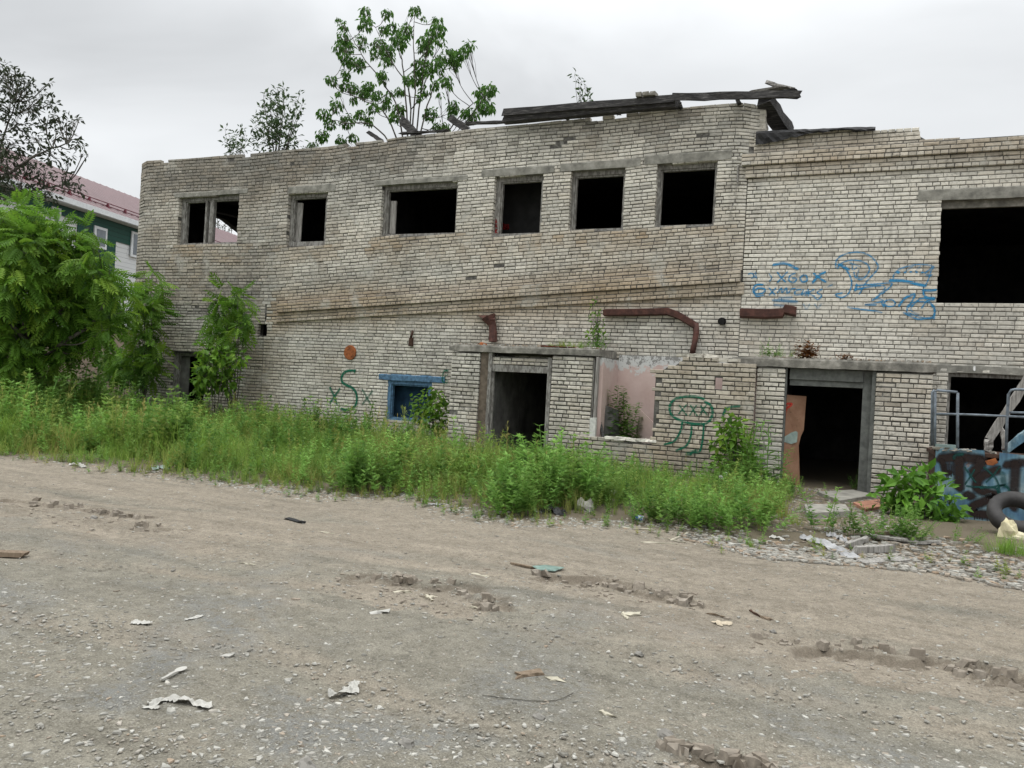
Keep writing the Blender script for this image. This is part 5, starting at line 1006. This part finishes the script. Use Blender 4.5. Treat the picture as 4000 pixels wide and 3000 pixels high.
weedbush("grass_tuft", "green tuft on the right porch slab, left of the brown dead plant", "grass tuft", None, .18, 14, .34, tpls=[WT[0], GT[1]], m=WEED, pos=(pl(3005, 1380, PY+.3)[0], PY+.3, 0), yel=.5, z0=sb[3]-.01)
weedbush("dead_plant", "brown withered leafy plant on the right porch slab", "plant", None, .16, 16, .3, tpls=[weed_tpl(8, .4, .3)], m=DRY, pos=(pl(3150, 1375, PY+.2)[0], PY+.2, 0), z0=sb[3]-.01)
weedbush("dead_plant", "low brown leaf litter at the right end of the right porch slab", "plant", None, .14, 22, .12, tpls=[weed_tpl(6, .6, .3)], m=DRY, pos=(pl(3300, 1378, PY+.2)[0], PY+.25, 0), z0=sb[3]-.01)
tg = weedbush("seeding_grass", "pale seeding grass leaning in the left doorway", "grass tuft", (2050, 1900), .2, 10, .85, tpls=GT[4:6], m=GRASS, yel=1.)
weedbush("slab_weeds", "leafy weeds around the sapling's foot on the left porch slab", "weed", None, .22, 12, .36, pos=(pl(2320, 1345, PY+.3)[0], PY+.3, 0), yel=.4, lum=.4, z0=sa[3]-.01)
weedbush("slab_weeds", "sparse green weeds spread along the right porch slab's left half", "weed", None, .38, 16, .26, pos=(pl(3060, 1380, PY+.3)[0], PY+.45, 0), yel=.7, z0=sb[3]-.01)
weedbush("weed_clump", "small dark weed growing at the right doorway's right jamb", "weed", (3370, 1935), .2, 14, .4, group=GB2, lum=.3)
weedbush("weed_clump", "low brown-green weeds on the path edge left of the right doorway", "weed", (3080, 1960), .3, 16, .3, group=GB2, yel=.9, lum=.4)
weedbush("weed_clump", "tall weed clump at the foot of the left doorway", "weed", (2075, 1880), .3, 18, .8, group=GB2, lum=.55)
weedbush("weed_clump", "big leafy weed clump at the left border beside the plaster wall", "weed", (120, 1640), 1.2, 110, 1.15, group=GB2, lum=.5)
weedbush("weed_clump", "tall weeds with pale flower spikes before the low dark doorway", "weed", (690, 1640), .6, 34, 1.0, group=GB2, lum=.75, yel=.9)
# dandelion clocks
def dandelion(px, top, label):
    b = gr(*px); k = -CAM[1]+b[1]; h = pl(*top, b[1])[2]; root = thing("dandelion", label, "flower", (b[0], b[1], 0), "dandelion clocks")
    mb = MB(); P = catmull([b, b+[.02, 0, h*.5], b+[.0, 0, h]], 4); mb.tube(P, .004, 5); mb.build("stem", BARKG, root)
    mb = MB(); c = b+np.array([0, 0, h+.02]); u = unit(90)
    for q in u:
        e = np.cross(q, (.3, .5, .8)); e /= np.linalg.norm(e); g = np.cross(q, e); p = c+q*.03; mb.add([c+q*.008, p-e*.006, p+q*.004, p+e*.006], [(0, 1, 2, 3)]); mb.add([p-g*.006, p+q*.003, p+g*.006], [(0, 1, 2)])
    mb.build("seed_head", plain("dandelion_fluff", (.75, .75, .72), .9, .1), root)
dandelion((2812, 1935), (2808, 1868), "white dandelion clock, the lower and left one of the pair"); dandelion((2830, 1935), (2827, 1855), "white dandelion clock, the taller right one of the pair")

# ------------------------------------------------------------------ stones, chips and rubble
def stone(n=6, flat=.3, asp=.75):
    th = np.sort(rng.uniform(0, 6.283, n)); r = rng.uniform(.65, 1, n); V = [(r[i]*math.cos(th[i]), r[i]*math.sin(th[i])*asp, -.1) for i in range(n)]+[(r[i]*.86*math.cos(th[i]), r[i]*.86*math.sin(th[i])*asp, flat*rng.uniform(.6, 1.2)) for i in range(n)]
    return np.array(V), [np.array([(i, (i+1) % n, n+(i+1) % n, n+i) for i in range(n)]), np.array([list(range(n, 2*n))])]
SF = [stone(rng.integers(4, 7), .16, rng.uniform(.38, .75)) for _ in range(7)]; SR = [stone(7, .8) for _ in range(3)]
def stones(name, label, x, y, size, tpl, tone, brown, mtl=CHIP, tilt=.14, dz=0.):
    mb = MB(); m = len(tpl)
    for j, T in enumerate(tpl):
        s_ = slice(j, None, m); k = len(x[s_])
        if not k: continue
        mb.scatter(T[0], T[1], rotz(k, size[s_], tilt), np.stack([x[s_], y[s_], gz(x[s_], y[s_])+dz+size[s_]*.05], -1), np.stack([tone[s_], brown[s_], tone[s_]], -1))
    return tag(mb.build(name, mtl, origin=(-2, -9, 0)), label, "stones", kind='stuff')
def wedge(n):                              # points on the road, denser towards the camera
    d = 1.9*np.exp(rng.random(n)*math.log(13)); x_ = rng.uniform(-300, 4300, n); w = np.array([ray(a, 1500.) for a in x_[:1]]); fx = (x_-2000)/F
    hx = FW[0]+R0[0]*fx; hy = FW[1]+R0[1]*fx; return CAM[0]+hx*d, CAM[1]+hy*d
x, y = wedge(44000); tr = np.interp(x, TRACK[:, 0], TRACK[:, 1]); ed = np.interp(x, EDGE[:, 0], EDGE[:, 1])
dens = np.where(y < tr, .3+.9*sm(.35, .75, vnoise(x, y, .7, 21)), .16+.5*sm(.9, .1, np.abs(ed-y))); ok = (y < ed+.4) & (rng.random(len(x)) < dens); x, y = x[ok], y[ok]; n = len(x)
sz = .008+.022*rng.random(n)**2.4; sz[rng.random(n) < .012] *= 1.7
stones("stone_chips", "pale flat stone chips strewn over the yard", x, y, sz, SF, np.clip(rng.normal(.55, .28, n), 0, 1), rng.random(n)**9*.8)
x, y = wedge(14000); ok = (y < np.interp(x, EDGE[:, 0], EDGE[:, 1])); x, y = x[ok], y[ok]; n = len(x)
stones("gravel", "fine grey gravel of the yard", x, y, .006+.011*rng.random(n)**2, SF, np.clip(rng.normal(.42, .2, n), 0, 1), rng.random(n)**2*.5)
# slate-like rubble near the doorway and the board pile
n = 4600; x = rng.uniform(-1.7, 3.0, n); ed = np.interp(x, EDGE[:, 0], EDGE[:, 1]); y = ed-.28+np.abs(rng.normal(0, .75, n))*np.where(x > -.2, 1, .5); ok = (y < BACK(x)-.1) & ~((x > a0[0]-.02) & (y > PLY-.05)) & (rng.random(n) < sm(-1.8, -.2, x)*.9+.1); x, y = x[ok], y[ok]; n = len(x)
stones("rubble", "shattered pale slate rubble by the right doorway", x, y, rng.uniform(.02, .075, n)*rng.uniform(.6, 1.2, n), SF, np.clip(rng.normal(.42, .28, n), 0, 1), rng.random(n)**4, tilt=.2, dz=.006)
n = 2600; x = rng.uniform(-12, -.5, n); ed = np.interp(x, EDGE[:, 0], EDGE[:, 1]); y = ed+rng.normal(.05, .2, n)+.25*sm(.5, .8, vnoise(x, y[:1].mean() if n else 0, .9, 23)); ok = rng.random(n) < sm(-13, -4, x)*.75+.25; x, y = x[ok], y[ok]; n = len(x)
stones("edge_chips", "white splinters along the road edge", x, y, rng.uniform(.012, .05, n), SF, np.clip(rng.normal(.7, .25, n), 0, 1), rng.random(n)**4, tilt=.2)
n = 1500; x = rng.uniform(-.95, .85, n); y = rng.uniform(-6.2, -1., n); stones("doorway_rubble", "broken plaster bits before the right doorway", x, y, rng.uniform(.015, .06, n), SF, np.clip(rng.normal(.4, .25, n), 0, 1), rng.random(n)**2*.9, tilt=.2)
xx, yy_ = [], []
for c, rx, ry, d in HOLES[:5]:
    t_ = rng.uniform(-.2, 2.6, 46); q = rng.normal(1., .1, 46); a_ = np.cos(t_)*rx*q; b_ = np.sin(t_)*ry*q; xx.append(c[0]+a_*RD[0]+b_*RN[0]); yy_.append(c[1]+a_*RD[1]+b_*RN[1])
xx, yy_ = np.concatenate(xx), np.concatenate(yy_); stones("crust", "broken dirt crust along the potholes' upper rims", xx, yy_, rng.uniform(.025, .07, len(xx)), SR, np.clip(rng.normal(.12, .1, len(xx)), 0, 1), np.full(len(xx), .3), tilt=.25, dz=-.012)
n = 300; cx = np.concatenate([c[0]+rng.normal(0, rx*.55, n//5) for c, rx, ry, d in HOLES[:5]]); cyy = np.concatenate([c[1]+rng.normal(0, ry*.6, n//5) for c, rx, ry, d in HOLES[:5]])
stones("clods", "earth clods around the potholes", cx, cyy, rng.uniform(.012, .045, len(cx)), SF, np.clip(rng.normal(.2, .15, len(cx)), 0, 1), np.full(len(cx), .35), tilt=.3)
CONCS = plain("grey_white_stone", (.26, .25, .225), .95, .3, 12)
def rock(name, label, px, s, m=CONCS, cat="stone", asp=(1, .8, .7), pos=None, group=None):
    b = gr(*px) if pos is None else np.array(pos); V = []; f = []; nu, nv = 12, 7; sd_ = rng.uniform(0, 50)
    for j in range(nv+1):
        t = math.pi*j/nv
        for i in range(nu):
            p = 2*math.pi*i/nu; q = np.array([math.sin(t)*math.cos(p), math.sin(t)*math.sin(p), math.cos(t)]); k = .8+.45*fbm(q[0]*1.3+sd_, q[1]*1.3, q[2]*1.3, 3); V.append(q*k*asp*np.array(s))
    for j in range(nv):
        for i in range(nu): f.append((j*nu+i, (j+1)*nu+i, (j+1)*nu+(i+1) % nu, j*nu+(i+1) % nu))
    V = np.array(V); V[:, 2] = np.maximum(V[:, 2], -.25*s*asp[2]); zz_ = float(gz(b[0], b[1])) if pos is None else b[2]
    V += [b[0], b[1], zz_+.2*s*asp[2]]; mb = MB(); mb.add(V, f); return tag(mb.build(name, m), label, cat, group)
rock("broken_block", "grey broken masonry block at the road edge right of the black rag", (2285, 2010), .16, asp=(1, .7, .95))
rock("broken_block", "flat pale masonry piece lying on top behind the broken block", (2240, 1985), .14, asp=(1.2, .7, .55))
rock("broken_block", "pale stone half buried in weeds behind the blue can", (2400, 1950), .1, asp=(1.2, .7, .8))
rock("foam_chunk", "pointed pale yellow foam chunk in front of the tyre", (3935, 2125), .15, plain("yellowed_foam", (.55, .5, .33), .95, .2), "foam", (.8, .6, 1.5))
rock("foam_chunk", "flat pale yellow foam piece beside the pointed foam chunk", (3985, 2130), .15, plain("yellowed_foam_flat", (.52, .48, .34), .95, .2), "foam", (1.3, .8, .5))
for (px, s, l) in (((2600, 2850), .05, "grey pebble in the foreground, nearest below the bent twig's right end"), ((2105, 2790), .035, "rounded grey pebble at the bottom centre of the yard"), ((1590, 2890), .045, "grey pebble near the bottom edge left of the centre"), ((2500, 2540), .035, "dark pebble right of the long bent twig"), ((3020, 2452), .03, "small dark pebble right of the two brown sticks"), ((365, 2017), .05, "dark earth clod in the left roadside ruts"), ((1200, 2985), .05, "pale pebble at the bottom border, left of centre")):
    rock("pebble", l, px, s, plain("pebble_grey", (.2, .19, .17), .9, .3), "pebble", (1, .8, .6))
SLABM = plain("worn_grey_slab", (.24, .23, .2), .95, .3, 6)
for pxs, l, m_, dz in ((((3190, 1950), (3330, 1940), (3420, 1965), (3280, 1985)), "flat grey concrete slab in front of the right doorway", SLABM, .05), (((3330, 1990), (3440, 1978), (3480, 2000), (3380, 2015)), "flat reddish slab right of the grey one before the right doorway", plain("reddish_slab", (.3, .15, .1), .9, .4, 7), .04), (((3140, 2010), (3300, 2005), (3320, 2035), (3150, 2045)), "low weathered step edge nearer the road before the right doorway", SLABM, .07)):
    V = [gr(*q) for q in pxs]; V = [np.array((v[0], v[1], float(gz(v[0], v[1]))+dz)) for v in V]; mb = MB(); mb.add(V+[v-np.array([0, 0, .12]) for v in V], [(3, 2, 1, 0), (4, 5, 6, 7)]+[(k, (k+1) % 4, 4+(k+1) % 4, 4+k) for k in range(4)]); tag(mb.build("concrete_slab", m_), l, "slab", "slabs before the right doorway")
# brown slab on porch
rock("rusty_lump", "orange rusty lump on the left porch slab beside the bent pipe", None, .1, RUSTO, "scrap", (1.2, .7, .6), pos=(pl(1878, 1325, PY+.15)[0], PY+.25, sa[3]))
mb = MB(); x = pl(2175, 1350, PY)[0]; mb.box((-.35, -.12, 0), (.35, .12, .02), O=(x, PY+.15, sa[3]+.001), jit=.02); tag(mb.build("red_sheet", plain("red_brown_sheet", (.38, .11, .06), .8, .3)), "thin red-brown sheet lying on the left porch slab", "sheet")
n = 240
for (s0, z0, nm, l) in ((sa, sa[3], "slab_crumbs", "crumbled plaster on the left porch slab"), (sb, sb[3], "slab_crumbs", "crumbled plaster on the right porch slab")):
    mb = MB(); x = rng.uniform(s0[0]+.05, s0[1]-.05, n); y = PY+rng.uniform(0, .5, n)
    for j, T in enumerate(SR): s_ = slice(j, None, 3); k = len(x[s_]); mb.scatter(T[0], T[1], rotz(k, rng.uniform(.01, .04, k), .2), np.stack([x[s_], y[s_], np.full(k, z0)], -1), np.stack([rng.random(k), rng.random(k)**2, rng.random(k)], -1))
    tag(mb.build(nm, CHIP), l, "rubble", kind='stuff')

# ------------------------------------------------------------------ litter
def stick(label, p, q, w=.018, h=.012, m=GREYWOOD, name="stick", cat="stick", lift=.0, group="wood scraps on the yard", rag=.003):
    a, b = gr(*p), gr(*q); a[2] = float(gz(a[0], a[1]))+h*.5+lift; b[2] = float(gz(b[0], b[1]))+h*.5+lift
    mb = MB(); mb.bar(a, b, w, h, n=4, rag=rag); return tag(mb.build(name, m), label, cat, group)
PALEW = plain("pale_split_wood", (.4, .37, .29), .85, .2)
stick("brown board lying flat at the left picture border", (-120, 2158), (106, 2165), .09, .035, BROWNWOOD, "board", "board")
stick("flat brown wood piece in the foreground below centre", (2015, 2620), (2115, 2606), .06, .018, BROWNWOOD, "board", "board")
stick("thin black strip lying on the brown track, left of centre", (1122, 2029), (1182, 2041), .05, .02, plain("black_rubber", (.01, .01, .01), .6), "rubber_strip", "strip", rag=.004)
stick("dark thin stick joined to the teal glass sheet", (2000, 2199), (2085, 2216), .03, .02, BROWNWOOD)
stick("pale stick at the upper pothole's left rim", (1545, 2297), (1600, 2292), .02, .012, PALEW); stick("pale stick in the left pothole, upright of the crossed pair", (1668, 2302), (1690, 2326), .02, .012, PALEW); stick("pale stick in the left pothole, flat one of the crossed pair", (1655, 2316), (1705, 2310), .02, .012, PALEW)
stick("pale splinter below the crossed sticks, by the pothole's rim", (1838, 2352), (1882, 2360), .02, .01, PALEW); stick("pale splinter between the two potholes", (1850, 2240), (1910, 2252), .02, .01, PALEW)
stick("dark brown twig right of the beige rag on the track", (2928, 2376), (2975, 2398), .014, .014, RUSTD); stick("short brown twig end continuing the dark twig's line", (2972, 2397), (3010, 2410), .018, .014, BROWNWOOD); stick("thin twig left of the beige rag on the track", (2760, 2384), (2832, 2398), .012, .01, BROWNWOOD)
stick("pale flat chip of wood by the right pothole's lower rim", (2435, 2395), (2505, 2390), .05, .012, PALEW); stick("short pale stick leaning at the wood chip's left end", (2436, 2394), (2452, 2409), .02, .014, PALEW)
stick("thin straw on the left part of the yard", (940, 2192), (990, 2201), .012, .008, PALEW); stick("thin straw on the brown track in the middle left", (1250, 2077), (1302, 2083), .012, .008, PALEW)
stick("pale stick half sunk in the bluish gravel, right of the wood piece", (2160, 2632), (2190, 2637), .03, .012, PALEW); stick("white splinter low in the foreground centre", (2350, 2760), (2385, 2775), .02, .01, PALEW)
# bent twig
a = [gr(*p) for p in ((1885, 2702), (1990, 2712), (2110, 2722), (2190, 2712), (2240, 2686))]; P = catmull(a, 5); P[:, 2] = gz(P[:, 0], P[:, 1])+.006; mb = MB(); mb.tube(P, .0022, 5); tag(mb.build("twig", BARK), "long bent grey twig in the foreground", "twig")
def crumple(name, label, pts, w, hgt, m, cat, n=26, mw=9, group=None):   # creased strip of film or cloth along pts
    w *= .75; hgt *= .8; P = catmull([gr(*p) for p in pts], 8); d = np.gradient(P, axis=0); d /= np.linalg.norm(d, axis=1)[:, None]+1e-9; sd = np.stack([-d[:, 1], d[:, 0], 0*d[:, 0]], -1); V = []; k = len(P); sd_ = rng.uniform(0, 90)
    for i in range(k):
        ww = w*(.55+.6*abs(fbm(i*.35, sd_)))*(1 if 0 < i < k-1 else .35)
        for j in range(mw):
            t = j/(mw-1)-.5; q = P[i]+sd[i]*ww*t*(1+.3*fbm(i*.5, j*.9, sd_)); z = abs(fbm(q[0]*14, q[1]*14, sd_, 4))*hgt*.8+hgt*max(0, .5-abs(t)*1.2)*(.5+.6*fbm(i*.6, sd_)); V.append((q[0], q[1], float(gz(q[0], q[1]))+.004+max(z, 0)))
    f = [(i*mw+j, i*mw+j+1, (i+1)*mw+j+1, (i+1)*mw+j) for i in range(k-1) for j in range(mw-1)]; mb = MB(); mb.add(V, f); return tag(mb.build(name, m, smooth=False), label, cat, group)
FILM = plain("white_film", (.38, .37, .335), .5, .12, 5, .4); BEIGE = plain("beige_cloth", (.42, .36, .27), .9, .2); GREYF = plain("grey_dirty_film", (.3, .3, .3), .6, .35, 7, .4); BLACKF = plain("black_film", (.012, .012, .013), .5, .3, 6, .45)
crumple("plastic_strip", "long crumpled white plastic strip at the lower left", [(580, 2742), (650, 2722), (720, 2730), (780, 2738), (818, 2760)], .1, .045, FILM, "litter")
crumple("plastic_scrap", "short white scrap left of the long plastic strip", [(560, 2750), (600, 2752), (625, 2755)], .05, .02, FILM, "litter")
crumple("plastic_bag", "crumpled white plastic bag in the lower centre-left", [(1280, 2705), (1330, 2700), (1375, 2680), (1385, 2650)], .11, .06, FILM, "litter")
crumple("white_rag", "fluffy white rag on the left of the yard", [(515, 2420), (545, 2422), (590, 2428)], .12, .05, FILM, "litter")
crumple("beige_rag", "small beige rag on the track at right of centre", [(2795, 2425), (2830, 2420), (2860, 2425)], .14, .03, BEIGE, "litter")
crumple("plastic_scrap", "thin white film scrap in the middle left, right of the white rag", [(720, 2410), (760, 2405), (790, 2395)], .06, .02, FILM, "litter")
crumple("black_rag", "black rag lying under the weeds by the road edge", [(2105, 2015), (2150, 2012), (2205, 2025)], .28, .15, BLACKF, "litter")
crumple("white_film_scrap", "white crumpled film touching the black rag's left end", [(2072, 2012), (2090, 2010), (2110, 2018)], .14, .08, FILM, "litter")
crumple("clear_film", "pale plastic film by the road edge left of the weed clumps", [(1665, 1978), (1700, 1980), (1725, 1985)], .1, .05, GREYF, "litter")
crumple("film_scrap", "pale crumpled film under the weeds at the far left edge", [(270, 1815), (310, 1818), (330, 1825)], .16, .08, FILM, "litter")
crumple("film_scrap", "greenish grey film under the weeds, right of the far left film", [(600, 1838), (630, 1832), (660, 1842)], .14, .1, plain("greenish_film", (.27, .33, .3), .6), "litter")
crumple("grey_tarp", "grey dirty film draped over the board pile's left side", [(3130, 2118), (3200, 2135), (3280, 2165), (3350, 2195)], .3, .09, GREYF, "tarp")
crumple("grey_tarp", "small bunched grey film behind the board pile", [(3225, 2115), (3260, 2118), (3300, 2140)], .16, .12, GREYF, "tarp")
crumple("white_film_scrap", "white film lying left of the board pile", [(3005, 2112), (3040, 2118), (3060, 2125)], .14, .05, FILM, "litter")
BP = "boards of the rubble pile"
stick("lowest pale board at the front of the rubble pile", (3365, 2203), (3528, 2200), .15, .03, GREYWOOD, "board", "board", group=BP); stick("square grey batten on edge behind the pile's front board", (3338, 2176), (3488, 2175), .06, .07, GREYWOOD, "board", "board", .02, BP); stick("grey batten slanting at the back left of the pile", (3310, 2158), (3385, 2140), .05, .05, GREYWOOD, "board", "board", .02, BP)
stick("long grey board at the back right of the pile", (3395, 2130), (3545, 2150), .1, .03, GREYWOOD, "board", "board", .03, BP); stick("thin dark batten at the very back of the pile", (3390, 2124), (3490, 2132), .04, .04, BROWNWOOD, "board", "board", .04, BP); stick("grey board end sticking out right of the pile", (3540, 2150), (3660, 2158), .08, .03, GREYWOOD, "board", "board", .01, BP)
for k, (p, q, l) in enumerate((((1580, 1945), (1650, 1938), "white splinter lying at the road edge left of the clear film"), ((1290, 1932), (1370, 1936), "white splinter lying at the road edge under the dark green clump"), ((2440, 2068), (2560, 2076), "pale lath lying below the blue can"), ((2560, 2100), (2680, 2118), "pale lath lying right below the weed clump"), ((2620, 2112), (2690, 2085), "broken dry stalk at the clump's foot"), ((2500, 2115), (2640, 2122), "long thin pale lath on the track's edge"))): stick(l, p, q, .025, .012, PALEW, "lath", "lath", group="pale laths by the road edge")
# white spatula-like plastic spoon
mb = MB(); a, b = gr(632, 2652), gr(690, 2622); z = float(gz(a[0], a[1]))+.012; a[2] = b[2] = z; mb.bar(a, b, .016, .01, n=3, rag=.001); d = (b-a)/np.linalg.norm(b-a); s_ = np.array([-d[1], d[0], 0]); c = b+d*.035; mb.add([c+d*.04*math.cos(t)+s_*.024*math.sin(t)+np.array([0, 0, .004]) for t in np.linspace(0, 6.28, 13)[:-1]], [tuple(range(12))]); tag(mb.build("plastic_spoon", FILM), "white plastic spoon-shaped strip above the long plastic strip", "spoon")
mb = MB(); a, b = gr(1465, 2383), gr(1512, 2380); a[2] = b[2] = float(gz(a[0], a[1]))+.01; mb.bar(a, b, .04, .01, n=4, rag=.006); tag(mb.build("paper_scrap", FILM), "white speckled scrap left of the left pothole's sticks", "litter")
mb = MB(); c = gr(890, 2553); mb.box((-.03, -.025, 0), (.03, .025, .006), O=(c[0], c[1], float(gz(c[0], c[1]))+.004), jit=.006); tag(mb.build("paper_scrap", FILM), "small square white paper scrap right of the plastic spoon", "litter")
# teal glass sheet
V = [gr(*p) for p in ((2075, 2212), (2130, 2209), (2205, 2218), (2165, 2233), (2110, 2230))]
for v in V: v[2] = float(gz(v[0], v[1]))+.02
mb = MB(); k = 5; mb.add(V+[v-np.array([0, 0, .006]) for v in V], [tuple(range(k))[::-1], tuple(range(k, 2*k))]+[(i, k+i, k+(i+1) % k, (i+1) % k) for i in range(k)]); tag(mb.build("glass_sheet", plain("teal_glass", (.17, .245, .22), .3, .5, 14, .5)), "broken teal glass sheet lying on the track", "glass")
# blue can
CANB = mat("blue_can_print", lambda t, p, a, b: ramp(t, noise(t, p, 40, 2), [(.45, (.04, .12, .42)), (.56, (.55, .6, .65))]), .3, .5); ALU = plain("can_metal", (.55, .55, .54), .35, .1, 8, .6)
a = gr(2512, 2048); b = a+np.array([-.10, .035, 0]); zc_ = float(gz(a[0], a[1]))+.034; root = thing("drink_can", "blue and white drink can lying at the road's edge", "can", (a[0], a[1], 0)); a[2] = b[2] = zc_; d = (b-a)/np.linalg.norm(b-a)
mb = MB(); mb.tube([a, a+d*.006, b-d*.006, b], [.028, .033, .033, .029], 14); mb.build("can_body", CANB, root, smooth=False); mb = MB(); mb.tube([b, b+d*.012], [.029, .026], 14); mb.tube([a-d*.006, a], [.024, .028], 14); mb.build("rim", ALU, root)
